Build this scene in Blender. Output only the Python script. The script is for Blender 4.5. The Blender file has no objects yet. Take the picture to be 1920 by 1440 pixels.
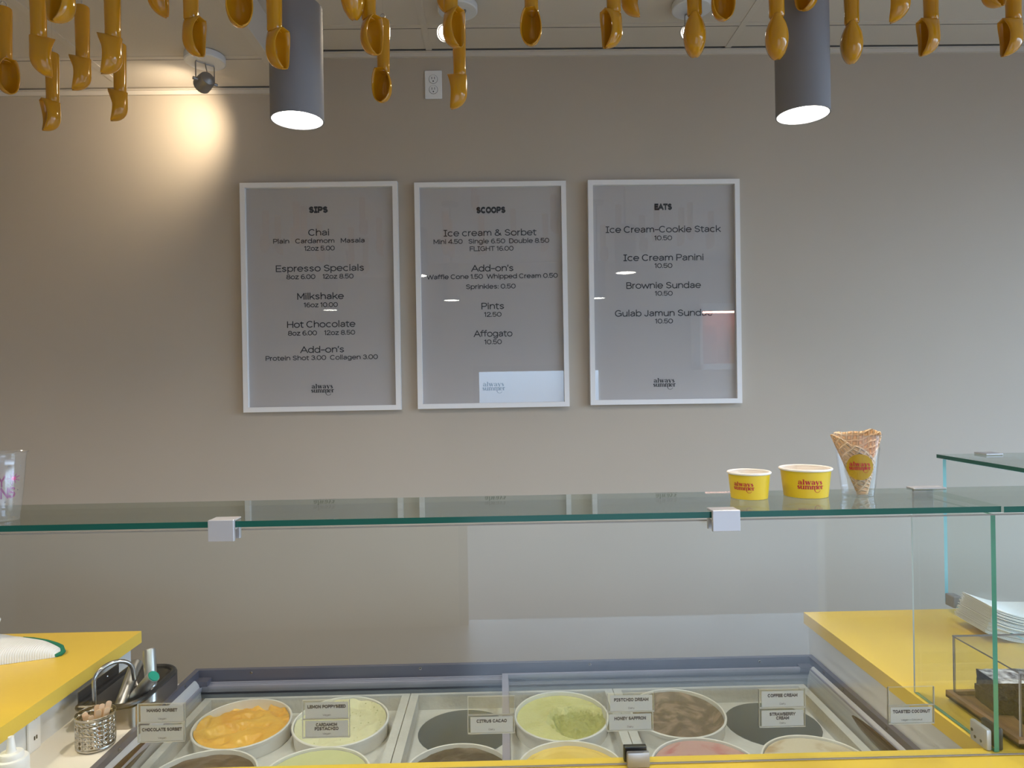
import bpy, bmesh, math, random
from mathutils import Vector, Matrix, noise

S = bpy.context.scene
COL = S.collection
PI = math.pi
rad = math.radians

# ------------------------------------------------------------------ camera
CAM_H = 1.60
FPX = 1300.0                      # focal length in pixels of the 1920 wide frame
YAW, ROLL = 0.01625, 0.0165
fwd = Vector((math.sin(YAW), math.cos(YAW), 0))
r0 = Vector((math.cos(YAW), -math.sin(YAW), 0))
u0 = Vector((0, 0, 1))
right = r0 * math.cos(ROLL) - u0 * math.sin(ROLL)
up = u0 * math.cos(ROLL) + r0 * math.sin(ROLL)
cam_data = bpy.data.cameras.new('camera')
cam = bpy.data.objects.new('camera', cam_data)
COL.objects.link(cam)
M3 = Matrix((right, up, -fwd)).transposed()
cam.matrix_world = Matrix.Translation((0, 0, CAM_H)) @ M3.to_4x4()
cam_data.sensor_width = 36.0
cam_data.lens = FPX / 1920.0 * 36.0
cam_data.clip_start = 0.02
S.camera = cam

# ------------------------------------------------------------------ world, daylight, exposure
S.view_settings.view_transform = 'Standard'
S.view_settings.look = 'None'
S.view_settings.gamma = 1.0
S.view_settings.use_curve_mapping = False
S.view_settings.exposure = 0.29
S.cycles.transparent_max_bounces = 32
S.cycles.max_bounces = 12
S.cycles.diffuse_bounces = 5

world = bpy.data.worlds.new('street daylight')
S.world = world
world.use_nodes = True
wn = world.node_tree.nodes
wl = world.node_tree.links
wn.clear()
wo = wn.new('ShaderNodeOutputWorld')
bg = wn.new('ShaderNodeBackground')
tc = wn.new('ShaderNodeTexCoord')
sx = wn.new('ShaderNodeSeparateXYZ')
rp = wn.new('ShaderNodeValToRGB')
mr = wn.new('ShaderNodeMapRange')
mr.inputs['From Min'].default_value = -1
mr.inputs['From Max'].default_value = 1
wl.new(tc.outputs['Generated'], sx.inputs[0])
wl.new(sx.outputs['Z'], mr.inputs['Value'])
wl.new(mr.outputs[0], rp.inputs[0])
rp.color_ramp.elements[0].position = 0.44
rp.color_ramp.elements[0].color = (0.066, 0.082, 0.11, 1)
rp.color_ramp.elements[1].position = 0.56
rp.color_ramp.elements[1].color = (0.55, 0.74, 1.0, 1)
wl.new(rp.outputs[0], bg.inputs[0])
bg.inputs[1].default_value = 9.5
wl.new(bg.outputs[0], wo.inputs[0])


def portal(name, loc, rot, w, h):
    L = bpy.data.lights.new(name, 'AREA')
    L.shape = 'RECTANGLE'
    L.size, L.size_y = w, h
    L.cycles.is_portal = True
    o = bpy.data.objects.new(name, L)
    o.location, o.rotation_euler = loc, rot
    COL.objects.link(o)
    return o


# room numbers (metres, camera above the origin, looking along +y)
WALL_Y = 2.80
CEIL_Z = CAM_H + 1.342
SOF_Z = CAM_H + 1.20
SOF_X = -0.82
XL_ROOM, XR_ROOM, Y_FRONT = -3.2, 3.7, -2.1
# daylight comes in by these two shop windows
WIN_F = (-0.30, 1.10, -0.002, 1.80)      # x0 x1 z0 z1 in the street wall behind the camera
WIN_G = (1.10, 2.15, -0.002, 1.38)
WIN_R = (-1.9, 2.2, 0.35, 2.70)       # y0 y1 z0 z1 in the right hand wall
portal('daylight_portal_front', ((WIN_F[0] + WIN_F[1]) / 2, Y_FRONT - 0.12, (WIN_F[2] + WIN_F[3]) / 2),
       (rad(90), 0, 0), WIN_F[1] - WIN_F[0], WIN_F[3] - WIN_F[2])
portal('daylight_portal_low', ((WIN_G[0] + WIN_G[1]) / 2, Y_FRONT - 0.12, (WIN_G[2] + WIN_G[3]) / 2),
       (rad(90), 0, 0), WIN_G[1] - WIN_G[0], WIN_G[3] - WIN_G[2])
portal('daylight_portal_right', (XR_ROOM + 0.12, (WIN_R[0] + WIN_R[1]) / 2, (WIN_R[2] + WIN_R[3]) / 2),
       (rad(90), 0, rad(90)), WIN_R[1] - WIN_R[0], WIN_R[3] - WIN_R[2])
PENDANT_W = 40.0
SPOT_WALL_W = 11.0
SPOT_W = 8.0


# ------------------------------------------------------------------ helpers
def ray(px, py):
    d = fwd * FPX + right * (px - 960) + up * (720 - py)
    return d.normalized()


def at(px, py, y=None, z=None, x=None):
    """point of the room on a plane y=, z= or x= seen at this place of the photo"""
    d = ray(px, py)
    c = Vector((0, 0, CAM_H))
    if y is not None:
        t = y / d.y
    elif z is not None:
        t = (z - CAM_H) / d.z
    else:
        t = x / d.x
    return c + d * t


def principled(name, col, rough=0.5, metal=0.0, coat=0.0, noise_amt=0.0, noise_scale=8.0, bump=0.0,
               bump_scale=60.0, spec=0.5, emit=None, emit_s=0.0, col2=None, sss=0.0):
    m = bpy.data.materials.new(name)
    m.use_nodes = True
    nt = m.node_tree
    b = nt.nodes['Principled BSDF']
    b.inputs['Base Color'].default_value = (*col, 1)
    b.inputs['Roughness'].default_value = rough
    b.inputs['Metallic'].default_value = metal
    b.inputs['Coat Weight'].default_value = coat
    b.inputs['Specular IOR Level'].default_value = spec
    if sss:
        b.inputs['Subsurface Weight'].default_value = sss
        b.inputs['Subsurface Scale'].default_value = 0.01
    if emit:
        b.inputs['Emission Color'].default_value = (*emit, 1)
        b.inputs['Emission Strength'].default_value = emit_s
    if noise_amt or col2:
        tcn = nt.nodes.new('ShaderNodeTexCoord')
        n = nt.nodes.new('ShaderNodeTexNoise')
        n.inputs['Scale'].default_value = noise_scale
        n.inputs['Detail'].default_value = 5
        nt.links.new(tcn.outputs['Object'], n.inputs['Vector'])
        r = nt.nodes.new('ShaderNodeValToRGB')
        r.color_ramp.elements[0].position = 0.35
        r.color_ramp.elements[1].position = 0.65
        c2 = col2 if col2 else tuple(c * (1 - noise_amt) for c in col)
        r.color_ramp.elements[0].color = (*c2, 1)
        r.color_ramp.elements[1].color = (*col, 1)
        nt.links.new(n.outputs['Fac'], r.inputs[0])
        nt.links.new(r.outputs[0], b.inputs['Base Color'])
    if bump:
        tcn = nt.nodes.new('ShaderNodeTexCoord')
        n = nt.nodes.new('ShaderNodeTexNoise')
        n.inputs['Scale'].default_value = bump_scale
        n.inputs['Detail'].default_value = 4
        nt.links.new(tcn.outputs['Object'], n.inputs['Vector'])
        bp = nt.nodes.new('ShaderNodeBump')
        bp.inputs['Strength'].default_value = bump
        bp.inputs['Distance'].default_value = 0.01
        nt.links.new(n.outputs['Fac'], bp.inputs['Height'])
        nt.links.new(bp.outputs[0], b.inputs['Normal'])
    return m


def clear(name, tint=(0.97, 0.985, 0.975), f0=0.04, rough=0.0, haze=0.0, haze_col=(0.8, 0.8, 0.8)):
    """thin clear sheet: tinted see-through plus a facing dependent mirror"""
    m = bpy.data.materials.new(name)
    m.use_nodes = True
    nt = m.node_tree
    nt.nodes.clear()
    out = nt.nodes.new('ShaderNodeOutputMaterial')
    tr = nt.nodes.new('ShaderNodeBsdfTransparent')
    tr.inputs[0].default_value = (*tint, 1)
    gl = nt.nodes.new('ShaderNodeBsdfGlossy')
    gl.inputs['Roughness'].default_value = rough
    lw = nt.nodes.new('ShaderNodeLayerWeight')
    lw.inputs['Blend'].default_value = 0.5
    pw = nt.nodes.new('ShaderNodeMath')
    pw.operation = 'POWER'
    pw.inputs[1].default_value = 5
    ma = nt.nodes.new('ShaderNodeMath')
    ma.operation = 'MULTIPLY_ADD'
    ma.inputs[1].default_value = 1 - f0
    ma.inputs[2].default_value = f0
    mx = nt.nodes.new('ShaderNodeMixShader')
    nt.links.new(lw.outputs['Facing'], pw.inputs[0])
    nt.links.new(pw.outputs[0], ma.inputs[0])
    nt.links.new(ma.outputs[0], mx.inputs[0])
    base = tr.outputs[0]
    if haze:
        df = nt.nodes.new('ShaderNodeBsdfDiffuse')
        df.inputs[0].default_value = (*haze_col, 1)
        m2 = nt.nodes.new('ShaderNodeMixShader')
        m2.inputs[0].default_value = haze
        nt.links.new(tr.outputs[0], m2.inputs[1])
        nt.links.new(df.outputs[0], m2.inputs[2])
        base = m2.outputs[0]
    nt.links.new(base, mx.inputs[1])
    nt.links.new(gl.outputs[0], mx.inputs[2])
    nt.links.new(mx.outputs[0], out.inputs[0])
    return m


def emission(name, col, s):
    m = bpy.data.materials.new(name)
    m.use_nodes = True
    nt = m.node_tree
    nt.nodes.clear()
    out = nt.nodes.new('ShaderNodeOutputMaterial')
    e = nt.nodes.new('ShaderNodeEmission')
    e.inputs[0].default_value = (*col, 1)
    e.inputs[1].default_value = s
    nt.links.new(e.outputs[0], out.inputs[0])
    return m


class MB:
    def __init__(s):
        s.v, s.f, s.m = [], [], []

    def add(s, verts, faces, mi=0, T=None):
        k = len(s.v)
        for p in verts:
            p = Vector(p)
            s.v.append(T @ p if T else p)
        for f in faces:
            s.f.append([i + k for i in f])
            s.m.append(mi)
        return s

    def box(s, a, b, mi=0, T=None, side=None):
        x0, y0, z0 = (min(a[i], b[i]) for i in range(3))
        x1, y1, z1 = (max(a[i], b[i]) for i in range(3))
        v = [(x0, y0, z0), (x1, y0, z0), (x1, y1, z0), (x0, y1, z0), (x0, y0, z1), (x1, y0, z1), (x1, y1, z1), (x0, y1, z1)]
        f = [(0, 3, 2, 1), (4, 5, 6, 7), (0, 1, 5, 4), (2, 3, 7, 6), (1, 2, 6, 5), (3, 0, 4, 7)]
        s.add(v, f, mi, T)
        if side is not None:            # the four narrow faces get another material
            d = [x1 - x0, y1 - y0, z1 - z0]
            ax = d.index(min(d))
            big = {0: (4, 5), 1: (2, 3), 2: (0, 1)}[ax]
            for i in range(6):
                if i not in big:
                    s.m[-6 + i] = side
        return s

    def rbox(s, a, b, r=0.004, mi=0, T=None, seg=2):
        bm = bmesh.new()
        bmesh.ops.create_cube(bm, size=1)
        c = [(a[i] + b[i]) / 2 for i in range(3)]
        d = [abs(b[i] - a[i]) for i in range(3)]
        for v in bm.verts:
            v.co = Vector((c[0] + v.co.x * d[0], c[1] + v.co.y * d[1], c[2] + v.co.z * d[2]))
        bmesh.ops.bevel(bm, geom=list(bm.edges), offset=min(r, min(d) * 0.49), segments=seg, affect='EDGES', profile=0.5)
        bm.verts.index_update()
        s.add([v.co.copy() for v in bm.verts], [[v.index for v in f.verts] for f in bm.faces], mi, T)
        bm.free()
        return s

    def lathe(s, prof, n=40, mi=0, T=None, a0=0, a1=2 * PI, cap0=False, cap1=False, mis=None):
        full = abs(a1 - a0 - 2 * PI) < 1e-6
        cols = n if full else n + 1
        v = []
        for r, z in prof:
            for i in range(cols):
                a = a0 + (a1 - a0) * i / n
                v.append((r * math.cos(a), r * math.sin(a), z))
        k0 = len(s.f)
        f = []
        for j in range(len(prof) - 1):
            for i in range(n):
                i2 = (i + 1) % cols
                f.append((j * cols + i, j * cols + i2, (j + 1) * cols + i2, (j + 1) * cols + i))
        if cap0:
            f.append(tuple(reversed(range(cols))))
        if cap1:
            f.append(tuple((len(prof) - 1) * cols + i for i in range(cols)))
        s.add(v, f, mi, T)
        if mis:
            for j in range(len(prof) - 1):
                for i in range(n):
                    s.m[k0 + j * n + i] = mis[j]
        return s

    def tube(s, pts, r, n=8, mi=0, closed=False, caps=True, T=None):
        pts = [Vector(p) for p in pts]
        N = len(pts)
        rs = r if isinstance(r, (list, tuple)) else [r] * N
        v = []
        prev = None
        for i, p in enumerate(pts):
            if closed:
                t = (pts[(i + 1) % N] - pts[i - 1]).normalized()
            else:
                t = (pts[min(i + 1, N - 1)] - pts[max(i - 1, 0)]).normalized()
            if prev is None:
                a = Vector((0, 0, 1)) if abs(t.z) < 0.9 else Vector((1, 0, 0))
                nrm = t.cross(a).normalized()
            else:
                nrm = (prev - t * prev.dot(t)).normalized()
            prev = nrm
            b = t.cross(nrm)
            for k in range(n):
                an = 2 * PI * k / n
                v.append(p + (nrm * math.cos(an) + b * math.sin(an)) * rs[i])
        f = []
        for i in range(N if closed else N - 1):
            j = (i + 1) % N
            for k in range(n):
                k2 = (k + 1) % n
                f.append((i * n + k, i * n + k2, j * n + k2, j * n + k))
        if caps and not closed:
            f.append(tuple(reversed(range(n))))
            f.append(tuple((N - 1) * n + k for k in range(n)))
        return s.add(v, f, mi, T)

    def cyl(s, a, b, r, n=24, mi=0, r2=None, T=None):
        return s.tube([a, b], [r, r if r2 is None else r2], n, mi, T=T)

    def ring(s, o, i, z0, z1, mi=0):
        """rectangular frame; o and i are (x0, y0, x1, y1)"""
        v = []
        for z in (z0, z1):
            for R in (o, i):
                v += [(R[0], R[1], z), (R[2], R[1], z), (R[2], R[3], z), (R[0], R[3], z)]
        f = []
        for k in range(4):
            k2 = (k + 1) % 4
            f += [(k, k2, 8 + k2, 8 + k), (4 + k2, 4 + k, 12 + k, 12 + k2), (k2, k, 4 + k, 4 + k2), (8 + k, 8 + k2, 12 + k2, 12 + k)]
        return s.add(v, f, mi)

    def grid(s, fn, nu, nv, mi=0, closed_u=False):
        v = [fn(i / nu, j / nv) for j in range(nv + 1) for i in range(nu + (0 if closed_u else 1))]
        w = nu if closed_u else nu + 1
        f = []
        for j in range(nv):
            for i in range(nu):
                i2 = (i + 1) % w
                f.append((j * w + i, j * w + i2, (j + 1) * w + i2, (j + 1) * w + i))
        return s.add(v, f, mi)

    def build(s, name, mats, parent=None, loc=None, rot=None, smooth=False, angle=35):
        me = bpy.data.meshes.new(name)
        me.from_pydata([tuple(p) for p in s.v], [], s.f)
        if not isinstance(mats, (list, tuple)):
            mats = [mats]
        for m in mats:
            me.materials.append(m)
        me.polygons.foreach_set('material_index', s.m)
        me.update()
        if smooth:
            me.polygons.foreach_set('use_smooth', [True] * len(s.f))
            me.set_sharp_from_angle(angle=rad(angle))
        o = bpy.data.objects.new(name, me)
        COL.objects.link(o)
        if parent:
            o.parent = parent
        if loc is not None:
            o.location = loc
        if rot is not None:
            o.rotation_euler = rot
        return o


def tag(o, label, cat, group=None):
    o['label'], o['category'] = label, cat
    if group:
        o['group'] = group
    return o


def thing(name, label, cat, loc=(0, 0, 0), rot=(0, 0, 0), group=None):
    o = bpy.data.objects.new(name, None)
    o.empty_display_size = 0.05
    COL.objects.link(o)
    o.location, o.rotation_euler = loc, rot
    return tag(o, label, cat, group)


def struct(o):
    o['kind'] = 'structure'
    return o


def copy_tree(o, parent=None):
    c = o.copy()
    COL.objects.link(c)
    if parent:
        c.parent = parent
    for ch in list(o.children):
        copy_tree(ch, c)
    return c


# ---- lettering -----------------------------------------------------------
def ell(cx, cy, rx, ry, a0=0, a1=360, n=12):
    return [(cx + rx * math.cos(rad(a0 + (a1 - a0) * i / n)), cy + ry * math.sin(rad(a0 + (a1 - a0) * i / n))) for i in range(n + 1)]


X = .73                            # x height; capitals are 1 tall
FONT = {
    ' ': (.34, []), '.': (.22, [[(.11, -.0), (.11, .06)]]), ':': (.24, [[(.12, .0), (.12, .07)], [(.12, .6), (.12, .67)]]),
    "'": (.2, [[(.12, 1.0), (.08, .76)]]), '-': (.6, [[(.08, .42), (.52, .42)]]), '+': (.7, [[(.1, .4), (.6, .4)], [(.35, .15), (.35, .65)]]),
    '&': (1.05, [[(.98, .0), (.28, .72), (.27, .92), (.45, 1), (.6, .87), (.5, .66), (.16, .4), (.12, .14), (.38, 0), (.68, .12), (.9, .45)]]),
    '0': (.92, [ell(.46, .5, .38, .5)]), '1': (.46, [[(.28, 0), (.28, 1)], [(.28, 1), (.06, .84)]]),
    '2': (.82, [[(.08, .72), (.2, .95), (.42, 1), (.66, .9), (.68, .66), (.45, .42), (.08, .03)], [(.06, 0), (.76, 0)]]),
    '3': (.82, [[(.1, .82), (.4, 1), (.68, .8), (.6, .56), (.34, .53)], [(.34, .53), (.66, .46), (.72, .22), (.4, 0), (.07, .2)]]),
    '4': (.86, [[(.62, 0), (.62, 1)], [(.62, 1), (.06, .26)], [(.06, .24), (.82, .24)]]),
    '5': (.84, [[(.7, 1), (.18, 1)], [(.18, 1), (.12, .5)], [(.12, .5), (.42, .62), (.72, .46), (.7, .16), (.4, 0), (.08, .18)]]),
    '6': (.84, [[(.7, .92), (.46, 1), (.18, .78), (.1, .4), (.22, .08), (.46, 0), (.72, .12), (.74, .4), (.48, .58), (.2, .48), (.11, .32)]]),
    '8': (.86, [ell(.43, .76, .29, .24), ell(.43, .26, .35, .26)]),
    'A': (1.02, [[(.03, 0), (.51, 1)], [(.51, 1), (.99, 0)], [(.2, .33), (.82, .33)]]),
    'B': (.86, [[(.12, 0), (.12, 1)], [(.12, 1), (.5, 1), (.7, .88), (.68, .62), (.46, .53), (.12, .53)], [(.12, .53), (.52, .53), (.76, .42), (.76, .14), (.54, 0), (.12, 0)]]),
    'C': (1.0, [ell(.52, .5, .44, .5, 42, 318)]),
    'D': (.96, [[(.12, 0), (.12, 1)], [(.12, 1), (.45, 1), (.74, .9), (.87, .5), (.74, .1), (.45, 0), (.12, 0)]]),
    'E': (.82, [[(.12, 0), (.12, 1)], [(.12, 1), (.74, 1)], [(.12, .52), (.68, .52)], [(.12, 0), (.76, 0)]]),
    'F': (.78, [[(.12, 0), (.12, 1)], [(.12, 1), (.72, 1)], [(.12, .5), (.66, .5)]]),
    'G': (1.04, [ell(.52, .5, .44, .5, 42, 340), [(.93, .48), (.58, .48)], [(.93, .48), (.93, .1)]]),
    'H': (.98, [[(.12, 0), (.12, 1)], [(.86, 0), (.86, 1)], [(.12, .52), (.86, .52)]]),
    'I': (.56, [[(.28, 0), (.28, 1)], [(.08, 0), (.48, 0)], [(.08, 1), (.48, 1)]]),
    'J': (.7, [[(.56, 1), (.56, .3), (.46, .04), (.24, .0), (.06, .2)]]),
    'K': (.9, [[(.12, 0), (.12, 1)], [(.82, 1), (.14, .4)], [(.36, .58), (.86, 0)]]),
    'L': (.76, [[(.12, 0), (.12, 1)], [(.12, 0), (.72, 0)]]),
    'M': (1.12, [[(.12, 0), (.12, 1)], [(.12, 1), (.56, .22)], [(.56, .22), (1.0, 1)], [(1.0, 1), (1.0, 0)]]),
    'N': (.98, [[(.12, 0), (.12, 1)], [(.12, 1), (.86, 0)], [(.86, 0), (.86, 1)]]),
    'O': (1.04, [ell(.52, .5, .44, .5)]),
    'P': (.86, [[(.12, 0), (.12, 1)], [(.12, 1), (.5, 1), (.74, .9), (.76, .62), (.54, .45), (.12, .45)]]),
    'R': (.9, [[(.12, 0), (.12, 1)], [(.12, 1), (.5, 1), (.74, .9), (.76, .64), (.54, .48), (.12, .48)], [(.48, .48), (.82, 0)]]),
    'S': (.9, [[(.78, .8), (.48, 1), (.14, .8), (.26, .58), (.62, .46), (.8, .24), (.46, 0), (.1, .2)]]),
    'T': (.88, [[(.44, 0), (.44, 1)], [(.05, 1), (.83, 1)]]),
    'U': (.98, [[(.12, 1), (.12, .36), (.24, .06), (.49, 0), (.74, .06), (.86, .36), (.86, 1)]]),
    'V': (1.0, [[(.04, 1), (.5, 0)], [(.5, 0), (.96, 1)]]),
    'W': (1.4, [[(.05, 1), (.38, 0)], [(.38, 0), (.7, .92)], [(.7, .92), (1.02, 0)], [(1.02, 0), (1.35, 1)]]),
    'Y': (.94, [[(.04, 1), (.47, .46)], [(.9, 1), (.47, .46)], [(.47, .46), (.47, 0)]]),
    'a': (.8, [[(.12, .54), (.36, X), (.64, .6), (.66, .36), (.66, 0)], [(.66, .42), (.3, .38), (.1, .2), (.3, .0), (.62, .14)]]),
    'b': (.88, [[(.12, 0), (.12, 1.06)], ell(.46, X / 2, .34, X / 2)]),
    'c': (.82, [ell(.44, X / 2, .35, X / 2, 45, 315)]),
    'd': (.88, [[(.76, 0), (.76, 1.06)], ell(.42, X / 2, .34, X / 2)]),
    'e': (.86, [[(.1, .37), (.77, .37)], [(.77, .37)] + ell(.43, X / 2, .35, X / 2, 12, 325, 11)]),
    'f': (.5, [[(.2, 0), (.2, .8), (.3, 1.02), (.5, 1.02)], [(.02, X), (.46, X)]]),
    'g': (.88, [[(.76, X), (.76, .0), (.66, -.24), (.4, -.3), (.12, -.2)], ell(.42, X / 2, .34, X / 2)]),
    'h': (.84, [[(.12, 0), (.12, 1.06)], [(.12, .42), (.26, .68), (.5, X), (.7, .58), (.72, .3), (.72, 0)]]),
    'i': (.28, [[(.14, 0), (.14, X)], [(.14, .93), (.14, 1.02)]]),
    'j': (.3, [[(.16, X), (.16, -.12), (.1, -.27), (-.06, -.28)], [(.16, .93), (.16, 1.02)]]),
    'k': (.78, [[(.12, 0), (.12, 1.06)], [(.68, X), (.14, .28)], [(.34, .44), (.72, 0)]]),
    'l': (.28, [[(.14, 0), (.14, 1.06)]]),
    'm': (1.26, [[(.12, 0), (.12, X)], [(.12, .42), (.24, .68), (.42, X), (.6, .58), (.62, .3), (.62, 0)], [(.62, .42), (.74, .68), (.94, X), (1.1, .58), (1.12, .3), (1.12, 0)]]),
    'n': (.84, [[(.12, 0), (.12, X)], [(.12, .42), (.26, .68), (.5, X), (.7, .58), (.72, .3), (.72, 0)]]),
    'o': (.88, [ell(.44, X / 2, .36, X / 2)]),
    'p': (.88, [[(.12, -.3), (.12, X)], ell(.46, X / 2, .34, X / 2)]),
    'r': (.5, [[(.12, 0), (.12, X)], [(.12, .42), (.24, .68), (.46, X)]]),
    's': (.74, [[(.62, .58), (.38, X), (.12, .56), (.36, .39), (.62, .2), (.36, 0), (.1, .15)]]),
    't': (.52, [[(.2, .96), (.2, .2), (.3, .0), (.48, .02)], [(.03, X), (.46, X)]]),
    'u': (.84, [[(.12, X), (.12, .3), (.2, .06), (.4, 0), (.64, .1), (.72, .34)], [(.72, 0), (.72, X)]]),
    'v': (.78, [[(.05, X), (.39, 0)], [(.39, 0), (.73, X)]]),
    'w': (1.14, [[(.04, X), (.3, 0)], [(.3, 0), (.57, .66)], [(.57, .66), (.84, 0)], [(.84, 0), (1.1, X)]]),
    'y': (.8, [[(.05, X), (.4, .02)], [(.75, X), (.36, -.16), (.12, -.28)]]),
    'z': (.74, [[(.1, X), (.64, X)], [(.64, X), (.08, 0)], [(.08, 0), (.68, 0)]]),
}


def text_c(body, height, width=None, w=.115):
    """centred line of lettering drawn with strokes; capitals 'height' tall, stretched to 'width' when given"""
    V, F = [], []
    x = 0
    for ch in body:
        adv, st = FONT[ch]
        adv += max(0, w - .12) * .62
        for pl in st:
            q = [(a * (1 - 0) + x, w / 2 + b_ * (1 - w)) for a, b_ in pl]
            if len(q) == 2:               # square ends so that corners close
                d = (Vector(q[1]) - Vector(q[0])).normalized() * w * .42
                q = [tuple(Vector(q[0]) - d), tuple(Vector(q[1]) + d)]
            v, f = stroke(q, [w] * len(q))
            k = len(V)
            V += v
            F += [[i + k for i in g] for g in f]
        x += adv
    xs = [p[0] for p in V]
    x0, x1 = min(xs), max(xs)
    kx = height if width is None else width / (x1 - x0)
    return [((a - (x0 + x1) / 2) * kx, b_ * height) for a, b_ in V], F


def stroke(pts, ws):
    if len(pts) > 2:                      # smooth the path
        P, Wd = [], []
        n = len(pts)
        for i in range(n - 1):
            p0, p1, p2, p3 = (Vector(pts[max(0, min(n - 1, i + k))]) for k in (-1, 0, 1, 2))
            for k in range(4):
                t = k / 4
                P.append(0.5 * ((2 * p1) + (p2 - p0) * t + (2 * p0 - 5 * p1 + 4 * p2 - p3) * t * t + (3 * p1 - p0 - 3 * p2 + p3) * t ** 3))
                Wd.append(ws[i] * (1 - t) + ws[i + 1] * t)
        P.append(Vector(pts[-1]))
        Wd.append(ws[-1])
    else:
        P, Wd = [Vector(p) for p in pts], list(ws)
    V, F = [], []
    for i, p in enumerate(P):
        t = (P[min(i + 1, len(P) - 1)] - P[max(i - 1, 0)]).normalized()
        n = Vector((-t.y, t.x))
        V += [tuple(p + n * Wd[i] / 2), tuple(p - n * Wd[i] / 2)]
    for i in range(len(P) - 1):
        F.append([2 * i, 2 * i + 1, 2 * i + 3, 2 * i + 2])
    return V, F


GL = {
    'a': (1.15, [([(.85, 0), (.85, .75)], [.34, .34]), ([(.15, .72), (.38, .95), (.65, .95), (.85, .7)], [.3, .14, .16, .34]),
                 ([(.8, .52), (.45, .52), (.2, .3), (.42, .06), (.75, .2)], [.1, .14, .34, .14, .1]), ([(.75, .05), (1.15, .05)], [.1, .1])]),
    'l': (.66, [([(.33, 0), (.33, 1.42)], [.34, .34]), ([(.03, .05), (.63, .05)], [.1, .1]), ([(.03, 1.37), (.33, 1.37)], [.1, .1])]),
    'w': (1.6, [([(.2, 1), (.52, 0)], [.34, .34]), ([(.52, 0), (.8, .9)], [.12, .12]), ([(.8, 1), (1.12, 0)], [.34, .34]), ([(1.12, 0), (1.42, 1)], [.12, .12]),
                ([(0, .95), (.45, .95)], [.1, .1]), ([(.6, .95), (1, .95)], [.1, .1]), ([(1.22, .95), (1.58, .95)], [.1, .1])]),
    'y': (1.15, [([(.2, 1), (.6, .05)], [.34, .34]), ([(.95, 1), (.5, -.3), (.22, -.34)], [.12, .14, .28]),
                 ([(0, .95), (.45, .95)], [.1, .1]), ([(.75, .95), (1.13, .95)], [.1, .1])]),
    's': (.88, [([(.72, .76), (.42, .94), (.22, .75), (.46, .5), (.68, .25), (.42, .06), (.1, .24)], [.1, .14, .3, .36, .3, .14, .1])]),
    'u': (1.25, [([(.24, 1), (.24, .3), (.42, .07), (.7, .12), (.88, .35)], [.34, .34, .16, .12, .12]), ([(.9, 0), (.9, 1)], [.34, .34]),
                 ([(.02, .95), (.3, .95)], [.1, .1]), ([(.66, .95), (.95, .95)], [.1, .1]), ([(.9, .05), (1.22, .05)], [.1, .1])]),
    'm': (1.8, [([(.28, 0), (.28, 1)], [.32, .32]), ([(.28, .6), (.5, .93), (.75, .88), (.88, .6), (.88, 0)], [.1, .14, .2, .32, .32]),
                ([(.88, .6), (1.1, .93), (1.35, .88), (1.48, .6), (1.48, 0)], [.1, .14, .2, .32, .32]), ([(.03, .95), (.3, .95)], [.1, .1]),
                ([(.05, .05), (.52, .05)], [.1, .1]), ([(.68, .05), (1.1, .05)], [.1, .1]), ([(1.25, .05), (1.75, .05)], [.1, .1])]),
    'e': (1.02, [([(.15, .5), (.86, .5)], [.1, .1]), ([(.84, .5), (.72, .88), (.48, .95), (.2, .7), (.2, .3), (.5, .05), (.88, .22)], [.26, .16, .12, .34, .34, .14, .08])]),
    'r': (.95, [([(.28, 0), (.28, 1)], [.34, .34]), ([(.28, .6), (.5, .92), (.75, .8)], [.1, .12, .3]), ([(.03, .95), (.3, .95)], [.1, .1]), ([(.03, .05), (.58, .05)], [.1, .1])]),
}


def logo2d(width):
    """the shop's two line wordmark with its smile, centred, as 2d polygons"""
    V, F = [], []

    def put(st, ox, oy):
        v, f = stroke(*st)
        k = len(V)
        V.extend([(x + ox, y + oy) for x, y in v])
        F.extend([[i + k for i in q] for q in f])

    x = 0.15
    for ch in 'always':
        for st in GL[ch][1]:
            put(st, x, 1.28)
        x += GL[ch][0]
    w1 = x
    x = -.05
    for ch in 'summer':
        for st in GL[ch][1]:
            put(st, x, 0)
        x += GL[ch][0] * .93
    put(([(4.5, .3), (4.6, -.45), (5.1, -.85), (5.75, -.75), (6.1, -.3)], [.34, .16, .12, .12, .1]), 0, 0)
    tot = max(w1, x)
    k = width / tot
    return [((a - tot / 2) * k, (b - 1.0) * k) for a, b in V], F


def flat(mb, VF, fn, mi=0):
    # each stroke lies a hair above the one before it, so that crossing strokes never share a plane
    V, F = VF
    lev = [0] * len(V)
    c, seen = 0, -1
    for f in F:
        if min(f) > seen:
            c += 1
        seen = max(seen, max(f))
        for i in f:
            lev[i] = c
    P = []
    for (a, b), c in zip(V, lev):
        p = Vector(fn(a, b))
        n = (Vector(fn(a + 1e-4, b)) - p).cross(Vector(fn(a, b + 1e-4)) - p).normalized()
        P.append(p + n * ((c % 6) * 2.5e-5))
    mb.add(P, F, mi)


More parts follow.
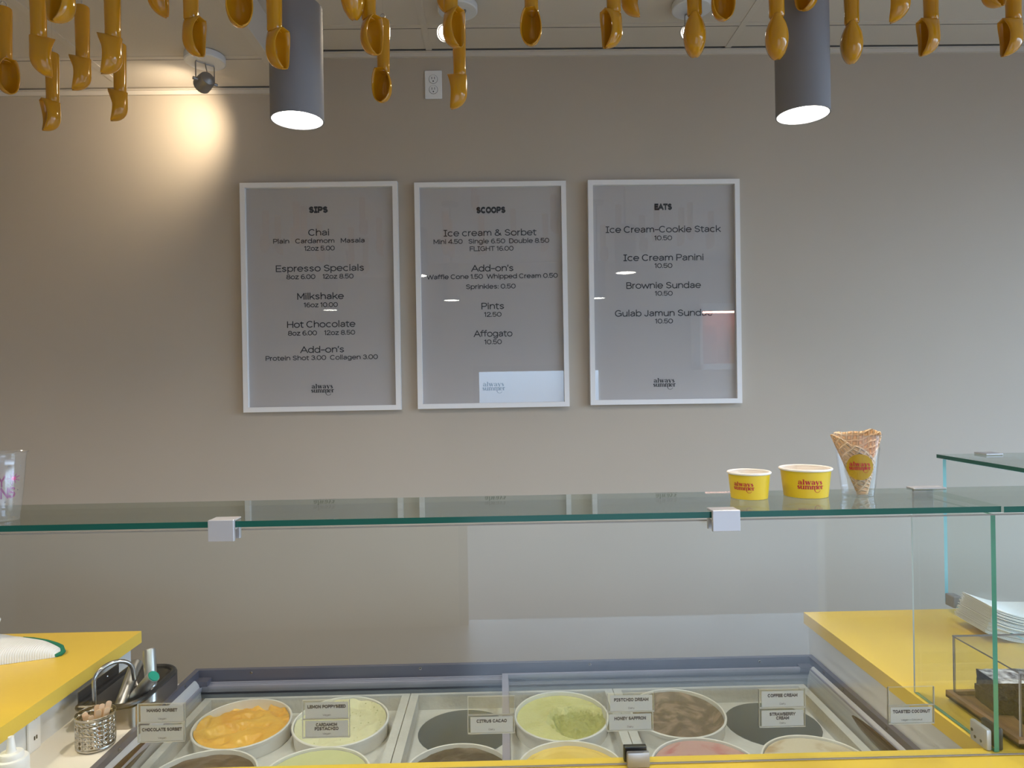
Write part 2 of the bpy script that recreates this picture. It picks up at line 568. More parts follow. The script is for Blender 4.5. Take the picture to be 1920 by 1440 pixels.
# ------------------------------------------------------------------ materials
M = {}
M['wall'] = principled('warm grey wall paint', (0.475, 0.412, 0.335), 0.72, bump=0.02, bump_scale=180, noise_amt=0.03, noise_scale=2.0)
M['ceil'] = principled('painted ceiling tile', (0.60, 0.545, 0.48), 0.8, bump=0.05, bump_scale=120)
M['tbar'] = principled('painted ceiling grid', (0.61, 0.555, 0.49), 0.6)
M['gap_shade'] = principled('painted shade of tile gaps', (0.02, 0.018, 0.015), 0.9)  # near-black colour painted as the shade inside the tile gaps
M['floor'] = principled('pale polished floor', (0.27, 0.26, 0.25), 0.35, noise_amt=0.25, noise_scale=3)
M['yellow'] = principled('yellow laminate', (0.77, 0.52, 0.06), 0.34, noise_amt=0.03, noise_scale=5)
M['yellow_edge'] = principled('yellow laminate edge', (0.74, 0.51, 0.08), 0.4)
M['panel'] = principled('white cabinet panel', (0.66, 0.67, 0.68), 0.45)
M['white'] = principled('white plastic', (0.82, 0.82, 0.82), 0.35)
M['white_frame'] = principled('white picture frame', (0.80, 0.78, 0.77), 0.4)
M['paper'] = principled('poster paper', (0.52, 0.462, 0.468), 0.7)
M['ink'] = principled('black ink', (0.012, 0.012, 0.022), 0.6)
M['navy'] = principled('navy ink', (0.012, 0.02, 0.06), 0.6)
M['card'] = principled('white card', (0.37, 0.375, 0.395), 0.6)
M['scoop'] = principled('glossy yellow plastic', (0.58, 0.265, 0.008), 0.13, sss=0.0, coat=0.3)
M['wire'] = principled('steel wire', (0.45, 0.43, 0.4), 0.3, 1.0)
M['cord'] = clear('nylon line', (0.9, 0.9, 0.9), 0.06)
M['lamp_grey'] = principled('grey painted metal', (0.225, 0.215, 0.22), 0.62, spec=.3)
M['lamp_white'] = principled('white painted metal', (0.72, 0.72, 0.73), 0.4)
M['spot_grey'] = principled('satin nickel', (0.34, 0.32, 0.30), 0.42, 0.75)
M['glow'] = emission('lamp glow', (1.0, 0.97, 0.90), 14)
M['glow_spot'] = emission('spot lamp glow', (1.0, 0.95, 0.85), 14)
M['glass'] = clear('float glass', (0.975, 0.99, 0.982), 0.04)
M['shelf_glass'] = clear('green shelf glass', (0.86, 0.92, 0.87), 0.04)
M['glass_edge'] = principled('green glass edge', (0.006, 0.075, 0.055), 0.12)
M['glass_edge_side'] = principled('light green glass edge', (0.05, 0.22, 0.13), 0.12)
M['glass_edge_blue'] = principled('pale blue glass edge', (0.22, 0.50, 0.58), 0.1)
M['glass_edge_pale'] = principled('pale polished glass edge', (0.62, 0.62, 0.58), 0.1)
M['acrylic'] = clear('clear acrylic', (0.98, 0.985, 0.985), 0.022)
M['acrylic_edge'] = principled('grey acrylic edge', (0.24, 0.21, 0.20), 0.2)
M['cup_clear'] = clear('clear plastic cup', (0.96, 0.965, 0.97), 0.07, rough=0.14, haze=0.05)
M['silver'] = principled('brushed aluminium', (0.46, 0.45, 0.46), 0.36, 0.4)
M['chrome'] = principled('polished steel', (0.50, 0.48, 0.465), 0.22, 1.0)
M['steel'] = principled('brushed steel', (0.42, 0.38, 0.34), 0.3, 1.0, bump=0.03, bump_scale=200)
M['dipper'] = principled('worn dipper metal', (0.50, 0.50, 0.49), 0.34, 1.0)
M['dark_steel'] = principled('dark wet steel', (0.10, 0.088, 0.078), 0.22, 0.6)
M['rubber'] = principled('black rubber', (0.016, 0.014, 0.013), 0.3)
M['teal'] = principled('teal plastic cap', (0.01, 0.24, 0.16), 0.35)
M['black'] = principled('black', (0.012, 0.012, 0.014), 0.4)
M['rim'] = principled('anodised freezer frame', (0.095, 0.095, 0.13), 0.38, 0.25)
M['rim_light'] = principled('light freezer track', (0.26, 0.26, 0.32), 0.35, 0.2)
M['liner'] = principled('grey freezer liner', (0.14, 0.155, 0.175), 0.4)
M['fairing'] = principled('grey moulded plastic', (0.36, 0.37, 0.40), 0.35)
M['brown_reflection'] = principled('glossy brown inset', (0.045, 0.02, 0.012), 0.15)  # colour of the brown floor as mirrored in the freezer side
M['insert'] = principled('frosted white plastic', (0.56, 0.57, 0.585), 0.5, noise_amt=0.14, noise_scale=14, bump=0.25, bump_scale=70)
M['sleeve'] = principled('grey sleeve', (0.125, 0.185, 0.255), 0.45)
M['seam'] = principled('dark seam', (0.10, 0.10, 0.11), 0.6)
M['carton'] = principled('white carton', (0.70, 0.70, 0.71), 0.45)
M['cup_yellow'] = principled('yellow paper cup', (0.70, 0.48, 0.018), 0.42)
M['cup_inside'] = principled('white paper', (0.84, 0.78, 0.71), 0.55)
M['red_ink'] = principled('red ink', (0.45, 0.012, 0.03), 0.5)
M['sticker'] = principled('mustard sticker', (0.43, 0.255, 0.010), 0.45)
M['pink_ink'] = principled('magenta ink', (0.55, 0.012, 0.17), 0.5)
M['plum_ink'] = principled('plum ink', (0.22, 0.03, 0.12), 0.5)
M['grey_ink'] = principled('grey ink', (0.13, 0.11, 0.11), 0.5)
M['wood'] = principled('walnut tray', (0.30, 0.16, 0.085), 0.5, noise_amt=0.3, noise_scale=20)
M['stick'] = principled('birch stick', (0.72, 0.48, 0.32), 0.6)
M['brownie'] = principled('dark brownie', (0.022, 0.013, 0.010), 0.85, spec=.15, bump=0.8, bump_scale=140)
M['napkin'] = principled('white napkin paper', (0.80, 0.79, 0.77), 0.8)
M['towel_green'] = principled('green hem', (0.008, 0.15, 0.08), 0.9)
M['bottle'] = principled('white bottle plastic', (0.84, 0.84, 0.85), 0.35)

# powdered sugar brownie top
m = principled('sugar dusted brownie', (0.75, 0.73, 0.72), 0.8, bump=0.6, bump_scale=120, col2=(0.05, 0.03, 0.025), noise_scale=55)
M['sugar'] = m
# ribbed towel
m = principled('ribbed white towel', (0.80, 0.78, 0.77), 0.95)
nt = m.node_tree
w = nt.nodes.new('ShaderNodeTexWave')
w.inputs['Scale'].default_value = 62
w.inputs['Distortion'].default_value = 1.2
w.inputs['Detail Scale'].default_value = 3
tcn = nt.nodes.new('ShaderNodeTexCoord')
nt.links.new(tcn.outputs['Object'], w.inputs['Vector'])
bp = nt.nodes.new('ShaderNodeBump')
bp.inputs['Strength'].default_value = 0.5
bp.inputs['Distance'].default_value = 0.003
nt.links.new(w.outputs['Fac'], bp.inputs['Height'])
nt.links.new(bp.outputs[0], nt.nodes['Principled BSDF'].inputs['Normal'])
M['towel'] = m
# waffle
m = principled('waffle', (0.62, 0.30, 0.11), 0.65)
nt = m.node_tree
uvn = nt.nodes.new('ShaderNodeUVMap')
hs = []
for ang in (0.9, -0.9):
    mp = nt.nodes.new('ShaderNodeMapping')
    mp.inputs['Rotation'].default_value = (0, 0, ang)
    wv = nt.nodes.new('ShaderNodeTexWave')
    wv.inputs['Scale'].default_value = 3.3
    nt.links.new(uvn.outputs[0], mp.inputs[0])
    nt.links.new(mp.outputs[0], wv.inputs['Vector'])
    p = nt.nodes.new('ShaderNodeMath')
    p.operation = 'POWER'
    p.inputs[1].default_value = 3
    nt.links.new(wv.outputs['Fac'], p.inputs[0])
    hs.append(p)
mxn = nt.nodes.new('ShaderNodeMath')
mxn.operation = 'MAXIMUM'
nt.links.new(hs[0].outputs[0], mxn.inputs[0])
nt.links.new(hs[1].outputs[0], mxn.inputs[1])
bp = nt.nodes.new('ShaderNodeBump')
bp.inputs['Strength'].default_value = 1.0
bp.inputs['Distance'].default_value = 0.004
nt.links.new(mxn.outputs[0], bp.inputs['Height'])
nt.links.new(bp.outputs[0], nt.nodes['Principled BSDF'].inputs['Normal'])
cr = nt.nodes.new('ShaderNodeValToRGB')
cr.color_ramp.elements[0].color = (0.70, 0.40, 0.18, 1)
cr.color_ramp.elements[1].color = (0.88, 0.62, 0.36, 1)
nt.links.new(mxn.outputs[0], cr.inputs[0])
nt.links.new(cr.outputs[0], nt.nodes['Principled BSDF'].inputs['Base Color'])
M['waffle'] = m

# ------------------------------------------------------------------ room shell
T_ = 0.12
b = MB().box((XL_ROOM - T_, WALL_Y, -0.1), (XR_ROOM + T_, WALL_Y + T_, 3.1))
struct(b.build('wall_back', M['wall']))
b = MB().box((XL_ROOM - T_, Y_FRONT - T_, -0.1), (XL_ROOM, WALL_Y, 3.1))
struct(b.build('wall_left', M['wall']))
b = MB()
y0, y1, z0, z1 = WIN_R
b.box((XR_ROOM, Y_FRONT - T_, -0.1), (XR_ROOM + T_, y0, 3.1)).box((XR_ROOM, y1, -0.1), (XR_ROOM + T_, WALL_Y, 3.1))
b.box((XR_ROOM, y0, -0.1), (XR_ROOM + T_, y1, z0)).box((XR_ROOM, y0, z1), (XR_ROOM + T_, y1, 3.1))
struct(b.build('wall_right', M['wall']))
b = MB()
x0, x1, z0, z1 = WIN_F
x2, z2 = WIN_G[1], WIN_G[3]
b.box((XL_ROOM, Y_FRONT - T_, -0.1), (x0, Y_FRONT, 3.1)).box((x2, Y_FRONT - T_, -0.1), (XR_ROOM, Y_FRONT, 3.1))
b.box((x0, Y_FRONT - T_, -0.1), (x2, Y_FRONT, z0)).box((x0, Y_FRONT - T_, z1), (x1, Y_FRONT, 3.1)).box((x1, Y_FRONT - T_, z2), (x2, Y_FRONT, 3.1))
struct(b.build('wall_front', M['wall']))
# window frames
b = MB()
x0, x1, z0, z1 = WIN_F
for x in (x0 + .03,):
    b.box((x - .03, Y_FRONT - .09, z0), (x + .03, Y_FRONT - .02, z1))
for z in (z1 - .03,):
    b.box((x0, Y_FRONT - .09, z - .03), (x1, Y_FRONT - .02, z + .03))
b.box((x1, Y_FRONT - .09, WIN_G[3] - .03), (WIN_G[1], Y_FRONT - .02, WIN_G[3]))
struct(b.build('window_1', M['lamp_grey']))
b = MB()
y0, y1, z0, z1 = WIN_R
for y in (y0 + .03, y0 + (y1 - y0) / 3, y0 + (y1 - y0) * 2 / 3, y1 - .03):
    b.box((XR_ROOM + .02, y - .03, z0), (XR_ROOM + .09, y + .03, z1))
for z in (z0 + .03, z1 - .03):
    b.box((XR_ROOM + .02, y0, z - .03), (XR_ROOM + .09, y1, z + .03))
struct(b.build('window_2', M['lamp_grey']))
b = MB().box((XL_ROOM - T_, Y_FRONT - T_, -0.1), (XR_ROOM + T_, WALL_Y + T_, 0))
struct(b.build('floor', M['floor']))

# ceiling: tiles with hairline gaps, a grid of flat bars below them
TX = [-4.0, -2.68, -1.475, -0.265, 0.937, 2.14, 3.345, 4.0]
CY = [2.60 - 0.61 * k for k in range(9)][::-1]


def tiles(mb, x0, x1, y0, y1, z, cuts):
    ys = [y0] + [c for c in cuts if y0 < c < y1] + [y1]
    xs = [x0] + [t for t in TX if x0 < t < x1] + [x1]
    g = 0.006
    for i in range(len(xs) - 1):
        for j in range(len(ys) - 1):
            mb.box((xs[i] + (g if i else 0), ys[j] + (g + .008 if j else 0), z), (xs[i + 1] - (g if i < len(xs) - 2 else 0), ys[j + 1] - (.002 if j < len(ys) - 2 else .030), z + .015), 0, side=1)  # tile sides painted dark so the gaps read as shaded
    mb.box((x0, y0, z + .03), (x1, y1, z + .04), 1)


b = MB()
tiles(b, SOF_X, XR_ROOM, Y_FRONT, WALL_Y, CEIL_Z, CY)
CY2 = [2.53 - 0.61 * k for k in range(9)][::-1]
tiles(b, XL_ROOM, SOF_X - .012, Y_FRONT, WALL_Y, SOF_Z, CY2)
b.box((SOF_X - .012, Y_FRONT, SOF_Z), (SOF_X, WALL_Y, CEIL_Z + .03), 0)      # upright face of the step
struct(b.build('ceiling', [M['ceil'], M['gap_shade']]))
b = MB()
for x in TX:
    if SOF_X < x < XR_ROOM:
        b.box((x - .012, Y_FRONT, CEIL_Z - .002), (x + .012, WALL_Y - .023, CEIL_Z + .004))
    elif XL_ROOM < x < SOF_X:
        b.box((x - .012, Y_FRONT, SOF_Z - .002), (x + .012, WALL_Y - .023, SOF_Z + .004))
for y in CY:
    b.box((SOF_X, y - .016, CEIL_Z - .0014), (XR_ROOM, y + .008, CEIL_Z + .0034))
for y in CY2:
    b.box((XL_ROOM, y - .016, SOF_Z - .0014), (SOF_X - .012, y + .008, SOF_Z + .0034))
struct(b.build('trim_1', M['tbar']))
b = MB()
b.box((SOF_X, WALL_Y - .012, CEIL_Z - .022), (XR_ROOM, WALL_Y, CEIL_Z - .003)).box((SOF_X, WALL_Y - .022, CEIL_Z - .006), (XR_ROOM, WALL_Y, CEIL_Z - .003))
b.box((XL_ROOM, WALL_Y - .012, SOF_Z - .022), (SOF_X, WALL_Y, SOF_Z - .003)).box((XL_ROOM, WALL_Y - .022, SOF_Z - .006), (SOF_X, WALL_Y, SOF_Z - .003))
b.box((SOF_X - .03, Y_FRONT, SOF_Z - .003), (SOF_X + .002, WALL_Y, SOF_Z))
struct(b.build('trim_2', M['tbar']))

# ------------------------------------------------------------------ counters
CT = CAM_H - 0.69                 # worktop level
XA, XB = -1.041, 0.886            # inner edges of the left and right worktop
YBK = 2.022
YLEDGE = 1.272
th = 0.033
poly = [(-2.9, 0.95), (2.6, 0.95), (2.6, YBK + .018), (XB, YBK + .018), (XB, YLEDGE), (XA, YLEDGE), (XA, YBK - .018), (-2.9, YBK - .018)]
n = len(poly)
b = MB()
b.add([(x, y, CT) for x, y in poly] + [(x, y, CT - th) for x, y in poly],
      [tuple(range(n)), tuple(reversed(range(n, 2 * n)))], 0)
b.add([(x, y, CT) for x, y in poly] + [(x, y, CT - th) for x, y in poly],
      [(i, n + i, n + (i + 1) % n, (i + 1) % n) for i in range(n)], 1)
tag(b.build('countertop', [M['yellow'], M['yellow_edge']]), 'bright yellow laminate countertop running around the ice cream freezer', 'countertop')
SH = CAM_H - 0.80                 # the low white shelf beside the freezer
t = thing('counter_cabinet', 'pale panelled counter cabinet under the left yellow worktop', 'cabinet', (-1.9, 1.5, 0))
b = MB().box((-.97, -.275, 0.0), (XA - .017 + 1.9, YBK - .045 - 1.5, CT - th - .0005))
b.build('carcass', M['panel'], t)
b = MB().box((XA - .017 + 1.9, -.25, 0), (XA + 1.9 - .0155 + .165, .40, SH - .03))
b.box((XA - .017 + 1.9, -.25, SH - .03), (XA + 1.9 + .155, .40, SH))
b.build('low_shelf', principled('cream laminate', (0.74, 0.69, 0.62), 0.45), t)
t = thing('counter_cabinet', 'pale panelled counter cabinet under the right yellow worktop', 'cabinet', (1.7, 1.5, 0))
b = MB().box((XB + .006 - 1.7, -.21, 0.0), (.85, YBK - .002 - 1.5, CT - th - .0005))
b.box((XB + .004 - 1.7, -.21, CT - th - .04), (XB + .006 - 1.7, YBK - .004 - 1.5, CT - th - .0005))
b.build('carcass', M['panel'], t)
t = thing('counter_cabinet', 'white counter front below the yellow ledge and sneeze guard', 'cabinet', (0, 1.1, 0))
MB().box((-2.6, -.12, 0), (2.4, .10, CT - th - .0005)).build('carcass', M['panel'], t)

# small white wall box with its sockets on the left cabinet side
p = at(60, 1385, x=XA - .017)
t = thing('power_outlet', 'white outlet strip upright on the left cabinet side behind the squeeze bottle', 'outlet', (XA - .016, p.y, SH))
MB().rbox((0, -.02, .0), (.006, .02, .092), .002).build('cover_plate', M['white'], t)
for zz in (.025, .07):
    for yy in (-.004, .003):
        MB().box((.0058, yy, zz), (.0072, yy + .003, zz + .008)).build('slot', M['black'], t)

# ------------------------------------------------------------------ freezer
FZ = CAM_H - 0.80                 # frame top
FX0, FX1, FY0, FY1 = -0.886, 0.890, 1.295, 2.0
t = thing('ice_cream_freezer', 'low chest freezer with grey metal frame holding ice cream tubs', 'freezer', (0, 0, 0))
b = MB()
b.ring((FX0 + .004, FY0, FX1 - .004, FY1 - .004), (FX0 + .007, FY0 + .007, FX1 - .007, FY1 - .008), 0.02, FZ - .055)
b.box((FX0 + .004, FY0, 0.0), (FX1 - .004, FY1 - .004, .4))
b.build('body', M['panel'], t)
b = MB()
b.ring((FX0, FY0, FX1, FY1), (FX0 + .014, FY0 + .014, FX1 - .014, FY1 - .014), FZ - .05, FZ)
fr = b.build('frame', M['rim'], t)
b = MB()
for ya, yb_ in ((FY1 - .030, FY1 - .014), (FY0 + .014, FY0 + .030)):
    b.box((FX0 + .014, ya, FZ - .05), (FX1 - .014, yb_, FZ - .034))
b.box((FX0 + .024, FY1 - .026, FZ - .034), (FX1 - .024, FY1 - .021, FZ - .030))
for ya, yb_ in ((FY1 - .038, FY1 - .029), (FY0 + .029, FY0 + .038)):
    b.box((FX0 + .018, ya, FZ - .058), (FX1 - .018, yb_, FZ - .044))
b.build('lid_track', M['rim_light'], t)
b = MB()
b.ring((FX0 + .008, FY0 + .008, FX1 - .008, FY1 - .030), (FX0 + .016, FY0 + .016, FX1 - .016, FY1 - .038), FZ - .30, FZ - .052)
b.build('liner', M['liner'], t)
# corner blocks
for xa in (FX0 + .0142, FX1 - .0502):
    MB().box((xa, FY1 - .045, FZ - .0335), (xa + .036, FY1 - .0142, FZ - .020)).build('corner_block', M['rim'], t)
for sx_, xx in ((1, FX0 + .014), (-1, FX1 - .014)):
    b = MB()
    pr = [(.001, -.016), (.006, -.018), (.013, -.028), (.018, -.046), (.020, -.066), (.020, -.10), (.001, -.10)]
    v = []
    for y in (FY0 + .04, FY1 - .045):
        v += [(xx + sx_ * a, y, FZ + z) for a, z in pr]
    k = len(pr)
    b.add(v, [(i, (i + 1) % k, k + (i + 1) % k, k + i) for i in range(k)] + [tuple(range(k)), tuple(range(k, 2 * k))])
    fa = b.build('side_fairing', M['fairing'], t, smooth=True)
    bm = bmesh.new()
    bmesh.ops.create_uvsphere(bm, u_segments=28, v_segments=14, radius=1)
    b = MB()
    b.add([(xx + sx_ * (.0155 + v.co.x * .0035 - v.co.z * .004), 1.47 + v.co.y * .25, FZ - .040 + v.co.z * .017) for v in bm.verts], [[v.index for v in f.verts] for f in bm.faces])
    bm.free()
    b.build('painted_reflection', M['brown_reflection'], fa, smooth=True)  # brown solid standing in for the floor's reflection on the side wall
scr = []
for px, py in ((471, 1261), (788, 1253), (1106, 1246), (1424, 1240)):
    p = at(px, py, y=FY1 - .014)
    b = MB().lathe([(.0042, 0), (.0042, .0015), (.003, .002)], 14, cap1=True)
    b.lathe([(.0018, .0021), (.0018, .0022)], 8, 1, cap1=True)
    b.build('screw', [M['chrome'], M['black']], t, (p.x, p.y, p.z), (rad(90), 0, 0))
for px, py, xx, s_ in ((1545, 1258, FX1 - .014, -1), (1580, 1289, FX1 - .014, -1), (1662, 1365, FX1 - .014, -1), (347, 1285, FX0 + .014, 1), (311, 1318, FX0 + .014, 1), (223, 1397, FX0 + .014, 1)):
    p = at(px, py, x=xx)
    b = MB().lathe([(.0042, 0), (.0042, .0015), (.003, .002)], 14, cap1=True)
    b.lathe([(.0018, .0021), (.0018, .0022)], 8, 1, cap1=True)
    b.build('screw', [M['chrome'], M['black']], t, (xx, p.y, min(max(p.z, FZ - .03), FZ - .008)), (0, rad(90) * s_, 0))
# the two sliding glass lids
lx = at(947, 1340, z=FZ - .036).x
for nm, xa, xb_, zz in (('right', lx - .007, FX1 - .016, FZ - .0335), ('left', FX0 + .016, lx + .012, FZ - .0475)):
    ld = MB()
    ya, yb_ = FY0 + .031, FY1 - .030
    ld.ring((xa, ya, xb_, yb_), (xa + .017, ya + .012, xb_ - .010, yb_ - .009), zz, zz + .012)
    lid = ld.build('sliding_lid', M['rim_light'], t)
    MB().box((xa + .004, ya + .004, zz + .004), (xb_ - .004, yb_ - .004, zz + .008)).build('lid_glass', M['glass'], lid)

# tub inserts (white moulded trays with round holes)
BT = CAM_H - 0.868
BF = BT - .042
YB0, YB1, YF0 = 1.82, 1.553, 1.40
COLS = [(-.845, -.268), (-.268, .302), (.302, .850)]
HR = .1235


def insert(x0, x1, label):
    cx, cy = (x0 + x1) / 2, 1.687
    t = thing('tub_insert', label, 'freezer insert', (cx, cy, BF - .24))
    ox, iy0, iy1 = (x1 - x0) / 2 - .0012, YF0 - cy, 1.9605 - cy
    zt, zf = .24 + .042, .24
    wl_, wb = .022, .012
    b = MB()
    ins = (-ox + wl_, iy0 + wb, ox - wl_, iy1 - wb)
    b.ring((-ox, iy0, ox, iy1), ins, zf - .01, zt)
    # floor with four round holes
    mx = 0
    my = (YB0 + YB1) / 2 - cy
    cells = []
    for sx2, xa, xb2 in ((-.127, ins[0], mx), (.127, mx, ins[2])):
        for yc, ya, yb2 in ((YB1 - cy, ins[1], my), (YB0 - cy, my, ins[3])):
            cells.append((sx2, yc, xa, xb2, ya, yb2))
    for hx, hy, xa, xb2, ya, yb2 in cells:
        N = 32
        out, inn = [], []
        for i in range(N):
            a = 2 * PI * i / N
            c, s2 = math.cos(a), math.sin(a)
            inn.append((hx + HR * .985 * c, hy + HR * .985 * s2, zf))
            k = []
            if c > 1e-6: k.append((xb2 - hx) / c)
            if c < -1e-6: k.append((xa - hx) / c)
            if s2 > 1e-6: k.append((yb2 - hy) / s2)
            if s2 < -1e-6: k.append((ya - hy) / s2)
            kk = max(min(k), HR * .99)
            out.append((hx + kk * c, hy + kk * s2, zf))
        b.add(out + inn, [(i, (i + 1) % N, N + (i + 1) % N, N + i) for i in range(N)])
        for (cx2, cy2) in ((xa, ya), (xb2, ya), (xa, yb2), (xb2, yb2)):   # corner fills
            ang = math.atan2(cy2 - hy, cx2 - hx) % (2 * PI)
            i = int(ang / (2 * PI / N))
            b.add([out[i], out[(i + 1) % N], (cx2, cy2, zf)], [(0, 1, 2)])
    b.build('tray', M['insert'], t)
    for hx, hy, *_ in cells:
        b = MB().lathe([(HR * .98, zf + .001), (HR * .97, zf - .02), (HR * .95, .012), (0.001, .010)], 40)
        b.build('sleeve', M['sleeve'], t, (hx, hy, 0), smooth=True)
    return t


insert(*COLS[0], 'white plastic freezer insert at the left holding four full tubs')
insert(*COLS[1], 'middle white freezer insert with an empty hole at its back left')
insert(*COLS[2], 'white freezer insert at the right with an empty hole in back')


# ------------------------------------------------------------------ ice cream tubs
def marble(name, c1, c2, scale=6, dist=2.0, lo=.4, hi=.6, rough=.5, bump=.3, bscale=60, speck=None):
    m = principled(name, c1, rough, bump=bump, bump_scale=bscale, sss=0.0)
    nt = m.node_tree
    bs = nt.nodes['Principled BSDF']
    tcn = nt.nodes.new('ShaderNodeTexCoord')
    n = nt.nodes.new('ShaderNodeTexNoise')
    n.inputs['Scale'].default_value = scale
    n.inputs['Detail'].default_value = 6
    n.inputs['Distortion'].default_value = dist
    nt.links.new(tcn.outputs['Object'], n.inputs['Vector'])
    r = nt.nodes.new('ShaderNodeValToRGB')
    r.color_ramp.elements[0].position, r.color_ramp.elements[1].position = lo, hi
    r.color_ramp.elements[0].color = (*c1, 1)
    r.color_ramp.elements[1].color = (*c2, 1)
    nt.links.new(n.outputs['Fac'], r.inputs[0])
    last = r.outputs[0]
    if speck:
        v = nt.nodes.new('ShaderNodeTexVoronoi')
        v.inputs['Scale'].default_value = 75
        nt.links.new(tcn.outputs['Object'], v.inputs['Vector'])
        mth = nt.nodes.new('ShaderNodeMath')
        mth.operation = 'LESS_THAN'
        mth.inputs[1].default_value = .16
        nt.links.new(v.outputs['Distance'], mth.inputs[0])
        mix = nt.nodes.new('ShaderNodeMixRGB')
        mix.inputs[2].default_value = (*speck, 1)
        nt.links.new(mth.outputs[0], mix.inputs[0])
        nt.links.new(last, mix.inputs[1])
        last = mix.outputs[0]
    nt.links.new(last, bs.inputs['Base Color'])
    return m


TUB_R = .1215
_carton = None


def tub(x, y, label, icemat, hfun, tilt=0.0, deep=None):
    global _carton
    z = CAM_H - .864
    hgt = .235
    t = thing('ice_cream_tub', label, 'ice cream tub', (x, y, z - hgt), (rad(tilt), 0, 0), 'tubs in the freezer')
    if _carton is None:
        R = TUB_R
        b = MB().lathe([(R * .86, .0), (R * .86, .002), (R * .985, hgt - .012), (R + .001, hgt - .010), (R + .002, hgt - .002), (R, hgt), (R - .003, hgt - .001),
                        (R - .005, hgt - .012), (R - .012, .12), (R * .80, .03)], 72, cap0=True)
        _carton = b.build('carton', M['carton'], t, smooth=True)
    else:
        c = _carton.copy()
        COL.objects.link(c)
        c.parent = t
    NR, NA = 34, 96
    Ri = TUB_R - .0055

    def fn(u, v):
        a = 2 * PI * u
        q = v
        r = Ri * q
        px, py = r * math.cos(a), r * math.sin(a)
        return (px, py, hgt + hfun(px / Ri, py / Ri, q))
    b = MB().grid(fn, NA, NR, closed_u=True)
    if deep:                     # freshly scooped ice cream shows its stronger colour
        for i, f in enumerate(b.f):
            if sum(b.v[j].z for j in f) / len(f) < hgt - deep[1]:
                b.m[i] = 1
        icemat = [icemat, deep[0]]
    b.build('ice_cream', icemat, t, smooth=True, angle=80)
    return t


def nz(x, y, s, seed=0.0):
    return noise.noise(Vector((x * s + seed, y * s - seed * .7, seed)))


def rough_h(base, amp, s, seed, fine=.0015):
    def f(x, y, q):
        h = base + amp * nz(x, y, s, seed) + amp * .6 * nz(x, y, s * 2.3, seed + 3) + fine * nz(x, y, 14, seed + 7)
        return h
    return f


def ridged(base, amp, s, seed):
    def f(x, y, q):
        a = abs(nz(x, y, s, seed))
        bb = abs(nz(x, y, s * 2.2, seed + 5))
        h = base + amp * (1 - 2.2 * a) + amp * .5 * (1 - 2 * bb) + .0016 * nz(x, y, 16, seed)
        if y > .45 and x < .3:
            h -= .018 * min(1, (y - .45) * 3)
        return min(h, -.003)
    return f


def gouged(base, gx, gy, gr, depth, seed):
    def f(x, y, q):
        h = base + .0012 * nz(x, y, 5, seed)
        d = math.hypot(x - gx, (y - gy) * 1.05) / gr + .22 * nz(x, y, 2.6, seed + 2)
        if d < 1:
            k = 1 - d
            h -= depth * min(1, k * 2.6) * (.75 + .25 * nz(x, y, 1.7, seed + 9)) - .012 * max(0, nz(x, y, 4.5, seed + 4)) * min(1, k * 5) * 2 - .004 * nz(x, y, 11, seed + 6) * min(1, k * 4)
        elif d < 1.18:
            h += .004 * (1.18 - d) / .18 * (1 + nz(x, y, 9, seed))
        return h
    return f


im = {
    'mango': marble('mango sorbet', (0.72, 0.34, 0.03), (0.80, 0.47, 0.075), 9, 1.2, rough=.38, bump=.35, bscale=45),
    'lemon': marble('lemon poppyseed', (0.60, 0.60, 0.40), (0.68, 0.68, 0.49), 7, 1, speck=(.30, .33, .16), bump=.3),
    'carda': marble('cardamom pistachio', (0.50, 0.53, 0.29), (0.545, 0.57, 0.325), 5, 1, bump=.12),
    'choc': marble('chocolate sorbet', (0.05, 0.028, 0.022), (0.105, 0.066, 0.052), 7, 2.5, rough=.3, bump=.25, bscale=25),
    'cacao': marble('citrus cacao', (0.032, 0.018, 0.014), (0.15, 0.11, 0.085), 8, 1.5, .46, .66, rough=.45, bump=.3),
    'green': marble('pale green ice cream', (0.56, 0.56, 0.23), (0.63, 0.63, 0.30), 8, 1, rough=.45, bump=.5, bscale=90),
    'green2': marble('fresh green ice cream', (0.36, 0.38, 0.10), (0.45, 0.46, 0.15), 9, 1, rough=.45, bump=.6, bscale=90),
    'honey': marble('honey saffron', (0.72, 0.50, 0.10), (0.80, 0.59, 0.16), 9, .5, bump=.3, bscale=30),
    'coffee': marble('brown marbled ice cream', (0.085, 0.054, 0.036), (0.255, 0.18, 0.135), 9, 3.5, .42, .62, bump=.25),
    'straw': marble('strawberry cream', (0.42, 0.10, 0.13), (0.50, 0.29, 0.29), 7, 1.5, .28, .44, bump=.15),
    'coco': marble('toasted coconut', (0.42, 0.29, 0.17), (0.61, 0.55, 0.44), 6, 1, .30, .46, bump=.15),
}
CX = [(a + b_) / 2 + s for a, b_ in COLS for s in (-.127, .127)]
tub(CX[0], YB0, 'white tub of lumpy orange mango sorbet at the back left', im['mango'], ridged(-.014, .013, 2.0, 4.3), 3)
tub(CX[1], YB0, 'white tub of pale speckled lemon ice cream behind the cardamom pistachio tub', im['lemon'],
    lambda x, y, q: -.016 - .018 * max(0, -nz(x, y, 1.6, 2.2)) - .010 * max(0, -y) + .003 * nz(x, y, 6, 1) + .0015 * nz(x, y, 14, 9) + (.012 * max(0, (q - .82) / .18)), 3)
tub(CX[3], YB0, 'white tub of yellow-green ice cream with a big scooped gouge', im['green'], gouged(-.010, .42, -.18, .74, .046, 5.1), 3, (im['green2'], .020))
tub(CX[4], YB0, 'white tub of brown marbled ice cream behind the pink tub', im['coffee'],
    lambda x, y, q: -.020 + .006 * nz(x, y, 1.8, 3) - .008 * (1 - y) * .5 + .0012 * nz(x, y, 12, 4) + .014 * max(0, (q - .8) / .2), 3)
